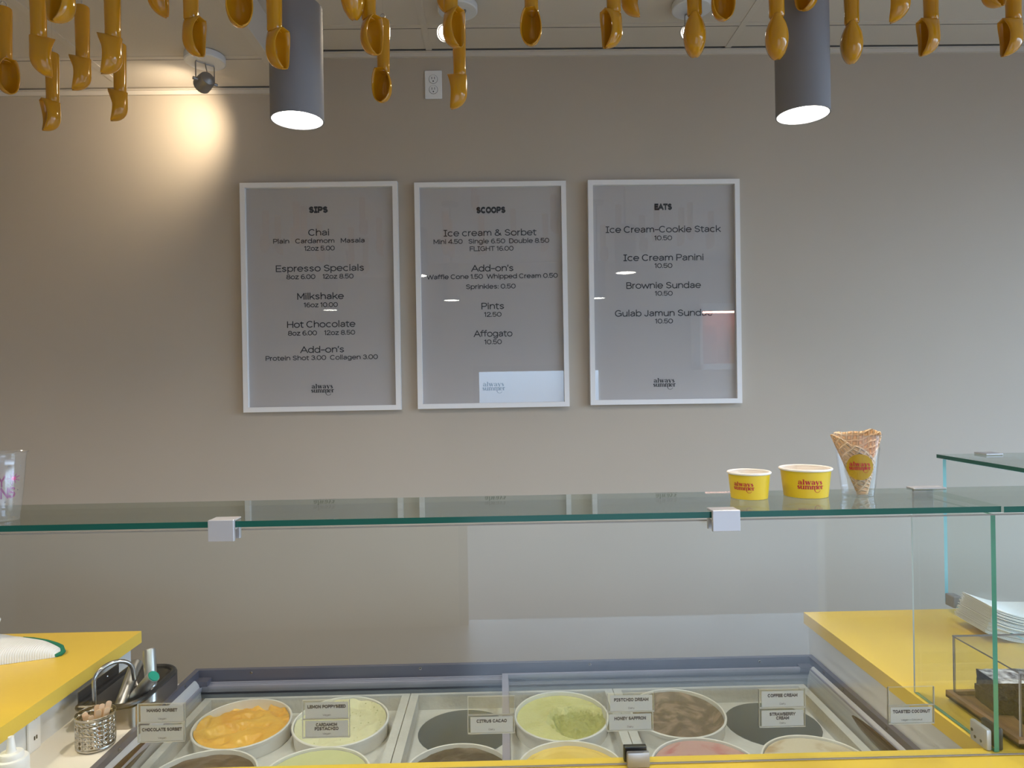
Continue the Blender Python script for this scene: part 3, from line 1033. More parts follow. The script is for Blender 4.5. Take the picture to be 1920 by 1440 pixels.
tub(CX[0], YB1, 'white tub of glossy dark chocolate sorbet in front of the mango tub', im['choc'], rough_h(-.010, .004, 1.8, 8, .001), 0)
tub(CX[1], YB1, 'white tub of smooth pale green ice cream in the front row', im['carda'], rough_h(-.006, .0015, 1.5, 12, .0004), 0)
tub(CX[2], YB1, 'white tub of dark frosted cacao ice cream in front of an empty hole', im['cacao'], rough_h(-.010, .004, 2.2, 15, .001), 0)
tub(CX[3], YB1, 'white tub of bright yellow saffron ice cream in the front row', im['honey'],
    lambda x, y, q: -.011 + .004 * max(0, 1 - abs(q - .86) * 14) + .0015 * nz(x, y, 5, 2), 0)
tub(CX[4], YB1, 'white tub of pink strawberry ice cream beside the steel glass clamp', im['straw'], rough_h(-.005, .0015, 1.5, 18, .0005), 0)
tub(CX[5], YB1, 'white tub of cream coconut ice cream at the front right', im['coco'], rough_h(-.005, .0015, 1.5, 22, .0005), 0)

# ------------------------------------------------------------------ sneeze guard glass
SHF = CAM_H - .229                # top of the glass shelf
GY = 1.244                        # front pane
SY0, SY1 = 1.205, 1.424
tk = .0105
XJ = .876
e = M['glass_edge']
o = MB().box((-2.4, SY0, SHF - tk), (XJ, SY1, SHF), 0, side=1).build('glass_shelf', [M['shelf_glass'], e])
tag(o, 'long green-edged glass shelf across the counter carrying the sample cups', 'glass shelf')
o = MB().box((XJ + .002, SY0 - .004, SHF - tk), (2.4, SY1, SHF), 0, side=1).build('glass_shelf', [M['shelf_glass'], e])
tag(o, 'short glass shelf continuing to the right edge past the joint', 'glass shelf')
PZ = SHF - tk - .012
o = MB().box((-2.4, GY, CT + .004), (2.4, GY + .010, PZ), 0)
o.box((-2.4, GY - .0002, CT + .002), (2.4, GY + .003, CT + .0035), 1).box((-2.4, GY - .0002, PZ - .0012), (2.4, GY + .004, PZ + .0008), 1)
o = o.build('sneeze_guard', [M['glass'], M['acrylic_edge']])
tag(o, 'wide upright front glass pane of the sneeze guard above the freezer', 'glass screen')
o = MB().box((.893, GY + .012, CT + .001), (.902, 1.503, PZ - .002), 0, side=1).box((.893, 1.503, CT + .001), (.8962, 1.5036, PZ - .002), 2).build('sneeze_guard', [M['glass'], M['glass_edge_side']])
for poly_ in o.data.polygons:
    if poly_.normal.y > .9:
        poly_.material_index = 0 if poly_.center.y < 1.5032 else 2
o.data.materials.append(M['glass_edge_pale'])
tag(o, 'upright side glass pane with thick green front edge beside the brownie box', 'glass screen')
o = MB().box((1.302, 1.45, CAM_H - .664), (1.312, 2.028, CAM_H - .243), 0, side=1).build('sneeze_guard', [M['glass'], M['glass_edge_blue']])
tag(o, 'upright glass pane with pale blue edge behind the napkin stack', 'glass screen')
o = MB().box((1.288, 1.45, SHF - tk), (1.55, 2.035, SHF), 0, side=1).build('glass_shelf', [M['shelf_glass'], e])
tag(o, 'small green-edged glass shelf at the upper right over the side counter', 'glass shelf')


for o_ in bpy.data.objects:
    if o_.name.startswith('glass_shelf'):
        for pl_ in o_.data.polygons:
            free_left = o_.data.vertices[0].co.x > 1 and pl_.normal.x < -.9
            if pl_.material_index == 1 and not (pl_.normal.y < -.9 or free_left):
                pl_.material_index = 0


def shelf_clamp(px0, px1, label):
    a, c = at(px0, 985, y=SY0 - .008), at(px1, 985, y=SY0 - .008)
    xm, w2 = (a.x + c.x) / 2, (c.x - a.x) / 2
    t = thing('glass_clamp', label, 'glass clamp', (xm, SY0, SHF), (0, 0, 0), 'silver clamps on the shelf edge')
    b = MB()
    b.rbox((-w2, -.0098, -.033), (w2, -.002, .0040), .0012)
    b.rbox((-w2, -.009, .0005), (w2, .026, .0035), .0012)
    b.rbox((-w2, -.009, -.0145), (w2, .026, -.0112), .0012)
    b.rbox((-w2, .018, -.034), (w2, .026, -.0112), .0012)
    b.build('bracket', M['silver'], t)


shelf_clamp(390, 439, 'square silver clamp on the shelf edge below the drinks poster')
shelf_clamp(1336, 1388, 'square silver clamp on the shelf edge below the small yellow cup')
t = thing('glass_clamp', 'flat silver clamp lying on the shelf joint near the waffle cone', 'glass clamp', (XJ - .006, SY1 - .012, SHF), (0, 0, 0))
MB().rbox((-.034, -.016, .0003), (.034, .012, .004), .0015).rbox((-.02, .008, -.045), (.022, .015, .0), .0015).build('plate', M['silver'], t)
t = thing('glass_clamp', 'flat silver clamp on the small upper right glass shelf', 'glass clamp', (1.42, 2.01, SHF), (0, 0, 0))
MB().rbox((-.025, -.035, .0003), (.025, .018, .006), .002).build('plate', M['silver'], t)

# floor clamps
pa, pb = at(1176, 1416, y=GY - .012), at(1219, 1416, y=GY - .012)
xm, w2 = (pa.x + pb.x) / 2, (pb.x - pa.x) / 2
t = thing('glass_clamp', 'dark steel clamp at the foot of the front pane before the pink tub', 'glass clamp', (xm, GY + .005, CT))
MB().rbox((-w2, -.016, .0005), (w2, -.0055, .028), .003).build('front_jaw', M['spot_grey'], t, smooth=True)
MB().rbox((-w2 - .002, .0055, .0005), (w2 - .001, .016, .0285), .002).build('rear_jaw', M['black'], t)
pc = at(1835, 1388, x=.897)
t = thing('glass_clamp', 'bright steel clamp with screws gripping the side glass pane', 'glass clamp', (.8975, 1.283, CT))
MB().rbox((-.016, -.024, .0005), (-.0055, .024, .040), .004).build('front_jaw', M['silver'], t, smooth=True)
MB().rbox((.0055, -.024, .0005), (.016, .024, .042), .004).build('rear_jaw', M['black'], t, smooth=True)
for yy, zz in ((-.008, .012), (.008, .012), (.016, .022)):
    MB().lathe([(.0028, 0), (.0028, .001), (.0014, .0012)], 12, cap1=True).build('screw', M['dark_steel'], t, (-.0158, yy, zz), (0, rad(-90), 0))
t = thing('glass_clamp', 'dark grey clamp holding the pane foot by the napkins', 'glass clamp', (1.307, 1.990, CT))
MB().rbox((-.013, -.012, .022), (.013, .026, .056), .003).build('bracket', M['lamp_grey'], t)

# ------------------------------------------------------------------ flavour labels stuck to the pane
FLAV = [
    (302, 1338, 'MANGO SORBET', 'Vegan', 'clear label holder reading mango sorbet, upper one at the left'),
    (302, 1374, 'CHOCOLATE SORBET', 'Vegan', 'clear label holder reading chocolate sorbet, lower one at the left'),
    (611, 1331, 'LEMON POPPYSEED', 'Vegan', 'clear label holder reading lemon poppyseed over the pale tub'),
    (611, 1366, ('CARDAMOM', 'PISTACHIO'), 'Vegan', 'clear label holder reading cardamom pistachio in two lines'),
    (921, 1324, None, None, 'empty clear label holder above the citrus cacao label'),
    (921, 1358, 'CITRUS CACAO', 'Dairy', 'clear label holder reading citrus cacao before the lid stile'),
    (1183, 1318, 'PISTCHIO DREAM', 'Dairy', 'clear label holder reading pistchio dream beside the gouged green tub'),
    (1181, 1353, 'HONEY SAFFRON', 'Dairy', 'clear label holder reading honey saffron beside the gouged green tub'),
    (1467, 1310, 'COFFEE CREAM', 'Dairy', 'clear label holder reading coffee cream, upper one before the empty hole'),
    (1467, 1346, ('STRAWBERRY', 'CREAM'), 'Dairy', 'clear label holder reading strawberry cream, lower one before the empty hole'),
    (1709, 1306, None, None, 'empty clear label holder above the toasted coconut label'),
    (1709, 1340, 'TOASTED COCONUT', 'Vegan + Coconut', 'clear label holder reading toasted coconut at the right'),
]
LY = GY + .0102
for px, py, name, diet, lab in FLAV:
    p = at(px, py, y=LY)
    t = thing('label_holder', lab, 'label', (p.x, LY, p.z), (0, 0, 0), 'flavour labels on the pane')
    hw, hh = .0425, .0172
    b = MB().box((-hw, 0, -hh), (hw, .0012, hh), 0, side=1)
    b.box((-hw, .0028, -hh), (hw, .0040, hh), 0, side=1)
    b.box((-hw, 0, -hh), (hw, .004, -hh + .001), 1).box((-hw, 0, -hh), (-hw + .0008, .004, hh), 1).box((hw - .0008, 0, -hh), (hw, .004, hh), 1)
    b.build('pocket', [M['acrylic'], principled('soft acrylic edge', (.42, .41, .40), .3)], t)
    if name:
        c = MB().box((-hw + .005, .0015, -hh + .002), (hw - .003, .0022, hh - .004)).build('card', M['card'], t)
        b = MB()
        lines = [name] if isinstance(name, str) else list(name)
        yb_ = .0062 - (0 if len(lines) == 1 else -.0010)
        for k, ln in enumerate(lines):
            wd = {12: .055, 16: .0715, 15: .069, 14: .063, 13: .058}.get(len(ln), .0048 * len(ln))
            flat(b, text_c(ln, .0064, wd, .31), lambda a, q, yy=yb_ - .0072 * k: (a + .001, .00142, q + yy - .004))
        flat(b, text_c(diet, .0034, None, .13), lambda a, q: (a + .001, .00142, q - .0115))
        b.build('lettering', M['navy'], c)

# ------------------------------------------------------------------ posters
POST = [
    dict(c=(600.6, 556), w=293, h=428, roll=.0008, title='SIPS', lab='left framed white menu poster headed SIPS', logo=(605, 730), lines=[
        ('SIPS', 597, 399.5, 35, 12.5, 't'),
        ('Chai', 597.5, 442, 38.5, 12.5, 'h'), ('Plain   Cardamom   Masala', 598, 456, 170, 9, 's'), ('12oz 5.00', 599, 470, 57, 9, 's'),
        ('Espresso Specials', 600, 509, 164, 12.5, 'h'), ('8oz 6.00    12oz 8.50', 600, 523, 125, 9, 's'),
        ('Milkshake', 601, 561.5, 87, 12.5, 'h'), ('16oz 10.00', 601.5, 576, 63.5, 9, 's'),
        ('Hot Chocolate', 602.5, 614, 127, 12.5, 'h'), ('8oz 6.00    12oz 8.50', 603, 628.5, 125, 9, 's'),
        ("Add-on's", 604, 661.5, 82, 12.5, 'h'), ('Protein Shot 3.00  Collagen 3.00', 603.5, 675, 209, 9, 's')]),
    dict(c=(922.5, 552.5), w=284.5, h=424, roll=.0004, title='SCOOPS', lab='middle framed white menu poster headed SCOOPS', logo=(926, 726), lines=[
        ('SCOOPS', 920.5, 400, 54.5, 12.5, 't'),
        ('Ice cream & Sorbet', 919, 442.5, 174, 12.5, 'h'), ('Mini 4.50   Single 6.50  Double 8.50', 921.5, 456.5, 217, 9, 's'), ('FLIGHT 16.00', 922, 470.5, 82, 9, 's'),
        ("Add-on's", 923, 509, 79.5, 12.5, 'h'), ('Waffle Cone 1.50  Whipped Cream 0.50', 923, 522.5, 246, 9, 's'), ('Sprinkles: 0.50', 920.5, 541.5, 93, 9, 's'),
        ('Pints', 924, 580, 42.5, 12.5, 'h'), ('12.50', 924, 594, 33, 9, 's'),
        ('Affogato', 924.5, 631.5, 73, 12.5, 'h'), ('10.50', 924.5, 645.5, 33, 9, 's')]),
    dict(c=(1247.4, 547), w=286.5, h=423, roll=-.004, title='EATS', lab='right framed white menu poster headed EATS', logo=(1246, 719), lines=[
        ('EATS', 1243.5, 394, 33, 12.5, 't'),
        ('Ice Cream-Cookie Stack', 1244, 436, 218, 12.5, 'h'), ('10.50', 1243.5, 450.5, 34, 9, 's'),
        ('Ice Cream Panini', 1244, 489, 151, 12.5, 'h'), ('10.50', 1244, 502.5, 34, 9, 's'),
        ('Brownie Sundae', 1244.5, 541, 141, 12.5, 'h'), ('10.50', 1244.5, 554.5, 34, 9, 's'),
        ('Gulab Jamun Sundae', 1245, 593, 185, 12.5, 'h'), ('10.50', 1245, 606.5, 34, 9, 's')]),
]
for P in POST:
    FY = WALL_Y - .030
    c = at(*P['c'], y=FY)
    k = FY / FPX
    hw, hh = P['w'] * k / 2, P['h'] * k / 2
    t = thing('menu_poster', P['lab'], 'poster', (c.x, WALL_Y, c.z), (0, -P['roll'], 0), 'menu posters on the wall')
    fw = .0195

    def fr_ring(b, o, i, y0, y1):
        tmp = MB().ring((-o[0], -o[1], o[0], o[1]), (-i[0], -i[1], i[0], i[1]), y0, y1)
        b.add([(v.x, v.z, v.y) for v in tmp.v], [list(reversed(f)) for f in tmp.f])
    b = MB()
    fr_ring(b, (hw, hh), (hw - fw, hh - fw), -.030, -.0005)
    b.build('frame', M['white_frame'], t)
    sh = MB().box((-hw + .01, -.0125, -hh + .01), (hw - .01, -.004, hh - .01)).build('sheet', M['paper'], t)
    b = MB()
    ys = WALL_Y - .0129
    ks = ys / FPX
    R = Matrix.Rotation(P['roll'], 3, 'Y')
    for body, px, py, wd, hp, st in P['lines']:
        q = R @ (at(px, py, y=ys) - Vector((c.x, WALL_Y, c.z)))
        sw = {'t': .30, 'h': .135, 's': .15}[st]
        flat(b, text_c(body, hp * ks, wd * ks, sw), lambda a, d, q=q: (q.x + a, -.0129, q.z + d))
    q = R @ (at(*P['logo'], y=ys) - Vector((c.x, WALL_Y, c.z)))
    flat(b, logo2d(43 * ks), lambda a, d, q=q: (q.x + a, -.0129, q.z + d))
    b.build('lettering', M['ink'], sh)
    MB().box((-hw + .012, -.0185, -hh + .012), (hw - .012, -.0165, hh - .012)).build('glass', M['glass'], t)

# ------------------------------------------------------------------ wall outlet
c = at(812.5, 158.5, y=WALL_Y - .006)
t = thing('wall_outlet', 'white double socket high on the wall above the posters', 'outlet', (c.x, WALL_Y, c.z))
MB().rbox((-.0345, -.007, -.057), (.0345, -.0005, .057), .003).build('cover_plate', M['white'], t)
for zz in (.021, -.021):
    b = MB()
    for i in range(1):
        b.lathe([(.0165, 0), (.0165, .0025), (.0155, .003)], 28, cap1=True)
    r_ = b.build('receptacle', M['white'], t, (0, -.0068, zz), (rad(90), 0, 0))
    b = MB().lathe([(.0178, -.0005), (.0178, .0006), (.0166, .0006)], 28, 0)
    b.box((-.0065, -.001, .003), (-.0045, .008, .0036)).box((.0045, -.001, .003), (.0065, .008, .0036))
    b.lathe([(.0026, .003), (.0026, .0036)], 10, cap1=True, T=Matrix.Translation((0, -.009, 0)))
    b.build('slots', M['black'], r_)

# ------------------------------------------------------------------ pendant lamps
PB = CAM_H + .622


def pendant(x, y, label, power=1.0, col=(1.0, 0.915, 0.80)):
    t = thing('pendant_lamp', label, 'lamp', (x, y, PB), (0, 0, 0), 'grey tube pendant lamps')
    R, Lh = .0605, .268
    b = MB().lathe([(R - .003, .001), (R - .003, 0), (R, 0), (R, Lh - .004), (R - .004, Lh), (.012, Lh)], 64)
    b.build('shade', M['lamp_grey'], t, smooth=True)
    MB().lathe([(R - .0032, .0015), (.001, .0015)], 48).build('diffuser', M['glow'], t)
    MB().cyl((0, 0, Lh - .005), (0, 0, CEIL_Z - PB - .02), .006, 12).build('stem', M['lamp_grey'], t)
    MB().lathe([(.06, CEIL_Z - PB - .024), (.06, CEIL_Z - PB - .0025), (.001, CEIL_Z - PB - .0025)], 32).lathe([(.001, CEIL_Z - PB - .024), (.06, CEIL_Z - PB - .024)], 32).build('canopy', M['lamp_grey'], t)
    L = bpy.data.lights.new('pendant_light', 'SPOT')
    L.energy = PENDANT_W * power
    L.color = col
    L.spot_size, L.spot_blend = rad(150), .9
    L.shadow_soft_size = .06
    lo = bpy.data.objects.new('pendant_light', L)
    COL.objects.link(lo)
    lo.parent = t
    lo.location = (0, 0, -.004)
    return t


pendant(-.4637, 1.624, 'grey tube pendant lamp above the drinks poster')
pendant(.723, 1.624, 'grey tube pendant lamp at the upper right')
pendant(-.351, .455, 'grey tube pendant lamp overhead, mirrored in the scoops poster')
pendant(.725, .455, 'grey tube pendant lamp overhead, mirrored at the eats poster edge')
pendant(-1.37, -.075, 'grey tube pendant lamp behind, mirrored in the drinks poster')
pendant(-1.75, 1.30, 'added unseen pendant lamp over the left yellow counter', 1.6, (1.0, .84, .62))  # added lamp out of view, only brightens the left side


# ------------------------------------------------------------------ spot lights
def spot(x, y, zc, d, label, energy, size, shaft=.045, off=(0, 0, 0)):
    t = thing('spotlight', label, 'spotlight', (x, y, zc), (0, 0, 0), 'ceiling spotlights')
    b = MB().lathe([(.001, -.0025), (.069, -.0025), (.070, -.004), (.070, -.024), (.066, -.027), (.001, -.027)], 48)
    b.build('canopy', M['lamp_white'], t, smooth=True)
    d = Vector(d).normalized()
    hc = Vector((0, 0, -.027 - shaft - .022)) + Vector(off)
    side = d.cross(Vector((0, 0, 1))).normalized()
    b = MB()
    for s_ in (-1, 1):
        q = hc + side * s_ * .034
        b.tube([(side * s_ * .030) + Vector((0, 0, -.027)), (side * s_ * .034) + Vector((0, 0, -.034)), q], .0022, 8)
    b.tube([side * -.034 + Vector((0, 0, -.030)), side * .034 + Vector((0, 0, -.030))], .0022, 8)
    b.build('yoke', M['spot_grey'], t, smooth=True)
    for s_ in (-1, 1):
        MB().cyl(hc + side * s_ * .028, hc + side * s_ * .044, .006, 10).build('knob', M['spot_grey'], t)
    b = MB().tube([Vector((.0, 0, -.027)), Vector((.005, -.004, -.045)), hc - d * .02 + Vector((0, 0, .012))], .002, 8)
    b.build('cable', M['spot_grey'], t, smooth=True)
    rot = d.to_track_quat('Z', 'Y')
    b = MB().lathe([(.001, -.034), (.010, -.033), (.020, -.026), (.0225, -.024), (.024, -.024), (.027, -.018), (.029, .0), (.030, .012), (.0303, .0125), (.0303, .030), (.028, .030), (.027, .022), (.001, .021)], 40)
    h = b.build('head', M['spot_grey'], t, smooth=True)
    h.rotation_mode = 'QUATERNION'
    h.rotation_quaternion = rot
    h.location = hc
    MB().lathe([(.0235, .0235), (.001, .0235)], 32).build('lens', M['glow_spot'], h)
    L = bpy.data.lights.new('spotlight_beam', 'SPOT')
    L.energy = energy
    L.color = (1.0, .82, .58)
    L.spot_size, L.spot_blend = size, 1.0
    L.shadow_soft_size = .02
    lo = bpy.data.objects.new('spotlight_beam', L)
    COL.objects.link(lo)
    lo.parent = t
    lo.location = hc + d * .033
    lo.rotation_euler = d.to_track_quat('-Z', 'Y').to_euler()
    return t


p = at(384, 104, z=SOF_Z)
spot(p.x, p.y, SOF_Z, (-.78, .70, -.22), 'satin spotlight on the left lower ceiling washing the wall', SPOT_WALL_W, rad(112))
p = at(858, 8, z=CEIL_Z)
spot(p.x, p.y, CEIL_Z, (-.45, -.75, -.45), 'glowing spotlight half hidden behind scoops above the wall outlet', SPOT_W, rad(90), off=(-.034, -.01, -.010))
p = at(1297, 5, z=CEIL_Z)
spot(p.x, p.y, CEIL_Z, (-.60, -.35, -.7), 'spotlight behind a back-turned yellow scoop, between posters and right lamp', SPOT_W, rad(90))

# ------------------------------------------------------------------ hanging scoops
LB, LHN = .082, .132


def scoop_meshes(root):
    NS, NA = 22, 14
    b = MB()
    for j in range(NS + 1):
        s = .5 - .5 * math.cos(PI * j / NS)
        w = .0228 * math.sqrt(max(0.03, 1 - ((s - .48) / .525) ** 2))
        uu = max(0, (s - .52) / .48)
        back = -.0165 + (.0165 + .022) * (1 - math.sqrt(max(0, 1 - uu ** 2.2)))
        rim = .030 - .005 * s - .0085 * math.sin(PI * s)
        for i in range(NA + 1):
            a = -PI / 2 + PI * i / NA
            ca = max(0, math.cos(a)) ** .75
            b.v.append(Vector((w * math.sin(a), -(rim - (rim - back) * ca), -s * LB)))
    W = NA + 1
    for j in range(NS):
        for i in range(NA):
            b.f.append([j * W + i, j * W + i + 1, (j + 1) * W + i + 1, (j + 1) * W + i])
            b.m.append(0)
    b.f.append(list(range(W)))
    b.m.append(0)
    bowl = b.build('bowl', M['scoop'], root, smooth=True, angle=60)
    md = bowl.modifiers.new('thickness', 'SOLIDIFY')
    md.thickness = .0022
    md.offset = 1
    b = MB().lathe([(.001, -.002), (.0135, -.002), (.0160, .002), (.0160, .02), (.0172, .09), (.0176, .126), (.0172, .1305), (.0158, .132), (.001, .132)], 32)
    b.build('handle', M['scoop'], root, smooth=True, angle=50)
    pts = []
    for i in range(13):
        a = -PI / 2 + i / 12 * PI * 1.5
        pts.append((.006 * math.cos(a), 0, .132 + .010 + .007 * math.sin(a)))
    b = MB().tube([(0, 0, .130)] + pts, .0011, 8)
    b.build('hook', M['wire'], root, smooth=True)


# tip in the photo (x, y), bowl length in photo pixels, turn (0 faces us, + to our left), label
SC = [
    (19, 174, 62, -24, 'yellow scoop at the left edge with its wire hook showing, open to front'),
    (97, 144, 67, -100, 'yellow scoop turned right, lip overlapping the scoop behind it, far left'),
    (97, 37, 82, 58, 'large yellow scoop cut by the top edge near the left, opening leftward'),
    (136, 167, 60, 96, 'whole yellow scoop facing left, between two others at the upper left'),
    (190, 136, 69, 97, 'yellow scoop facing left, right in front of a farther hanging scoop'),
    (81, 243, 56, 78, 'lowest hanging yellow scoop at the far left'),
    (208, 225, 55, 93, 'low yellow scoop facing left beside the lit wall patch'),
    (313, 32, 66, -112, 'yellow scoop tip pointing right, nearly cut off, left of the satin spotlight'),
    (377, 104, 68, -55, 'yellow scoop covering part of the satin spotlight canopy'),
    (450, 46, 80, -5, 'open yellow scoop facing front left of the left pendant, cut at top'),
    (533, 127, 71, -52, 'yellow scoop overlapping the left grey pendant lamp'),
    (665, 37, 70, -160, 'yellow scoop with back turned, right of the left pendant, cut at top'),
    (706, 100, 69, -42, 'yellow scoop opening right, half before a hooked scoop'),
    (713, 189, 61, 24, 'complete yellow scoop with small wire hook, open to front, left of outlet'),
    (850, 27, 60, -100, 'yellow scoop bottom topmost in the cluster above the wall outlet'),
    (862, 86, 69, -52, 'yellow scoop opening right, middle one of the cluster above the outlet'),
    (846, 203, 60, 102, 'lowest yellow scoop right beside the wall outlet'),
    (995, 82, 67, 8, 'single yellow scoop facing front, alone above the scoops poster'),
    (1135, 88, 68, 60, 'yellow scoop opening left above the eats poster left side'),
    (1199, 29, 66, -88, 'small visible tip of a yellow scoop right of a left-opening one'),
    (1303, 107, 69, 178, 'back-turned yellow scoop hiding a ceiling spotlight'),
    (1360, 34, 72, -20, 'yellow scoop open to front, cut at top, right of a back-turned scoop'),
    (1457, 111, 70, 178, 'back-turned yellow scoop against the right pendant left edge'),
    (1506, 17, 70, 32, 'yellow scoop tip in front of the right pendant middle'),
    (1597, 119, 66, 176, 'back-turned yellow scoop just right of the right pendant'),
    (1669, 42, 68, 97, 'yellow scoop tip pointing left, cut at top, right part of picture'),
    (1728, 103, 65, 62, 'yellow scoop opening left, second whole one from the right edge'),
    (1878, 9, 70, -58, 'barely visible yellow scoop bottom at the top right'),
    (1881, 104, 66, 64, 'yellow scoop opening left at the right edge'),
]
proto = None
for i, (px, py, L, phi, lab) in enumerate(SC):
    Y = FPX * LB / L
    tip = at(px, py, y=Y)
    rz = -rad(phi) + math.atan2(-tip.x, tip.y)
    loc = tip - Matrix.Rotation(rz, 3, 'Z') @ Vector((0, -.0235, -LB))
    if proto is None:
        o = thing('ice_cream_scoop', lab, 'scoop', group='hanging yellow scoops')
        scoop_meshes(o)
        proto = o
    else:
        o = proto.copy()
        COL.objects.link(o)
        for ch in [c_ for c_ in proto.children if not c_.name.startswith('cord')]:
            c_ = ch.copy()
            COL.objects.link(c_)
            c_.parent = o
        o['label'] = lab
    o.location = loc
    o.rotation_euler = (0, 0, rz)
    top = (SOF_Z if loc.x < SOF_X - .012 else CEIL_Z) - loc.z
    MB().cyl((0, 0, LHN + .0165), (0, 0, top), .0003, 6).build('cord', M['cord'], o)

# ------------------------------------------------------------------ cups on the shelf
def wrap(r_of_z, ang0, z0, eps=.0004):
    """put flat artwork on a cup wall: u runs round the cup, v up"""
    def fn(u, v):
        z = z0 + v
        r = r_of_z(z) + eps
        a = ang0 + u / r
        return (r * math.cos(a), r * math.sin(a), z)
    return fn


def cyl_hit(px, py, bx, by, r):
    d = ray(px, py)
    a = d.x * d.x + d.y * d.y
    b_ = -(d.x * bx + d.y * by)
    c = bx * bx + by * by - r * r
    t = (-b_ - math.sqrt(max(0, b_ * b_ - a * c))) / a
    q = Vector((0, 0, CAM_H)) + d * t
    return math.atan2(q.y - by, q.x - bx), q.z - SHF


def paper_cup(px_l, px_r, py_base, hpx, rb, logo_px, logo_w, logo_py, label):
    base = at((px_l + px_r) / 2, py_base, z=SHF)
    k = base.y / FPX
    R = (px_r - px_l) * k / 2
    H = hpx * k
    base.x *= (base.y + R * rb * .8) / base.y
    base.y += R * rb * .8
    t = thing('paper_cup', label, 'cup', (base.x, base.y, SHF), (0, 0, 0), 'yellow sample cups')
    rr = lambda z: R * rb + (R * .945 - R * rb) * z / H
    b = MB().lathe([(R * rb - .003, .003), (R * rb - .0008, .0003), (R * rb, .0008), (rr(H * .97), H * .97), (rr(H * .97) - .001, H * .97), (R * rb - .002, .004), (.001, .004)], 56,
                   mis=[0, 0, 0, 1, 1, 1])
    b.build('body', [M['cup_yellow'], M['cup_inside']], t, smooth=True)
    pts = [((R - .0022) * math.cos(a), (R - .0022) * math.sin(a), H - .0022) for a in [2 * PI * i / 64 for i in range(64)]]
    MB().tube(pts, .0024, 10, closed=True).build('rim', M['cup_inside'], t, smooth=True)
    ang, lz = cyl_hit(logo_px, logo_py, base.x, base.y, R * .89)
    b = MB()
    flat(b, logo2d(logo_w * k), wrap(rr, ang, lz))
    b.build('lettering', M['red_ink'], t)
    b = MB()
    return t


paper_cup(1364, 1446, 937.5, 51, .83, 1394, 41, 913.5, 'smaller yellow paper cup with red lettering, left of the two')
paper_cup(1462, 1560, 934.5, 55, .82, 1521, 49, 911, 'wider yellow paper cup with red lettering beside the waffle cone cup')


def clear_cup(x, y, R, H, label, rb=.66):
    t = thing('clear_cup', label, 'cup', (x, y, SHF))
    rr = lambda z: R * rb + (R * .95 - R * rb) * z / H
    zs = [0, .0006, .1, .105, .13, .135, .8, .81, .93, .985]
    pr = [(.001, .0035), (R * rb - .006, .003), (R * rb - .003, .0005)] + [(rr(H * q) + (.0008 if .12 < q < .81 else 0), H * q + .0006) for q in zs]
    pr += [(R, H * .985), (R + .0008, H * .993), (R, H), (R * .95, H * .998)]
    MB().lathe(pr, 56).build('body', M['cup_clear'], t, smooth=True)
    return t, rr


# cup with waffle cone
base = at(1609, 931, z=SHF)
k = base.y / FPX
R = 93.5 * k / 2 / 1.09
H = 117 * k
cy = base.y + R * .5
base.x *= cy / base.y
t, rr = clear_cup(base.x, cy, R, H, 'clear plastic cup with mustard sticker holding the waffle cone')
ang, lz = cyl_hit(1613, 876, base.x, cy, R * .81)
b = MB()
N = 40
rs = 24.5 * k
V = [(0, 0)] + [(rs * math.cos(2 * PI * i / N), rs * math.sin(2 * PI * i / N)) for i in range(N)]
V2 = [(rs * .5 * math.cos(2 * PI * i / N), rs * .5 * math.sin(2 * PI * i / N)) for i in range(N)]
flat(b, (V + V2, [(1 + i, 1 + (i + 1) % N, N + 1 + (i + 1) % N, N + 1 + i) for i in range(N)] + [(0, N + 1 + i, N + 1 + (i + 1) % N) for i in range(N)]),
     wrap(rr, ang, lz, .0013))
st = b.build('sticker', M['sticker'], t)
b = MB()
flat(b, logo2d(40 * k), wrap(rr, ang, lz + .0005, .0018))
b.build('lettering', M['red_ink'], st)

tipp = at(1617, 926, y=cy)
topc = at(1606, 812, y=cy)
ax = topc - tipp
Hc = ax.length
b = MB()
NU, NV = 96, 28
turns = 1.06
Rc = 47 * k


def cone(u, v):
    a = rad(298) + u * turns * 2 * PI
    top = 1.0 + .012 * math.sin(u * 31) + .010 * math.sin(u * 53 + 1)
    # the rim of the rolled disc dips to the seam at the front right
    if u < .16:
        top *= .50 + .50 * (u / .16) ** .7
    elif u > .66:
        top *= 1 - .48 * ((u - .66) / .34) ** 1.15
    hgt = v * top * Hc
    r = .0085 + (Rc - .0085) * (hgt / Hc) ** 1.02 + .0024 * u
    return Vector((r * math.cos(a), r * math.sin(a) * .8, hgt))


b.grid(cone, NU, NV)
o = b.build('waffle_cone', M['waffle'], None, tipp, smooth=True)
o.rotation_mode = 'QUATERNION'
o.rotation_quaternion = Vector((0, 0, 1)).rotation_difference(ax)
uv = o.data.uv_layers.new(name='UVMap')
for poly_ in o.data.polygons:
    for li in poly_.loop_indices:
        vi = o.data.loops[li].vertex_index
        uu, vv = (vi % (NU + 1)) / NU, (vi // (NU + 1)) / NV
        r_ = .15 + vv
        uv.data[li].uv = (r_ * math.cos(uu * 2.4), r_ * math.sin(uu * 2.4))
md = o.modifiers.new('thickness', 'SOLIDIFY')
md.thickness = .0024
tag(o, 'rolled waffle cone standing in the clear cup with mustard sticker', 'waffle cone')

# clear cup with pink print at the left edge
base = at(-3, 973, z=SHF)
k = base.y / FPX
R, H = .0425, 125 * k
cy = 1.258
base.x = -.900
t, rr = clear_cup(base.x, cy, R, H, 'clear plastic cup with pink lettering and star at the left edge')


def on_cup(px, py):
    return cyl_hit(px, py, base.x, cy, R * .80)


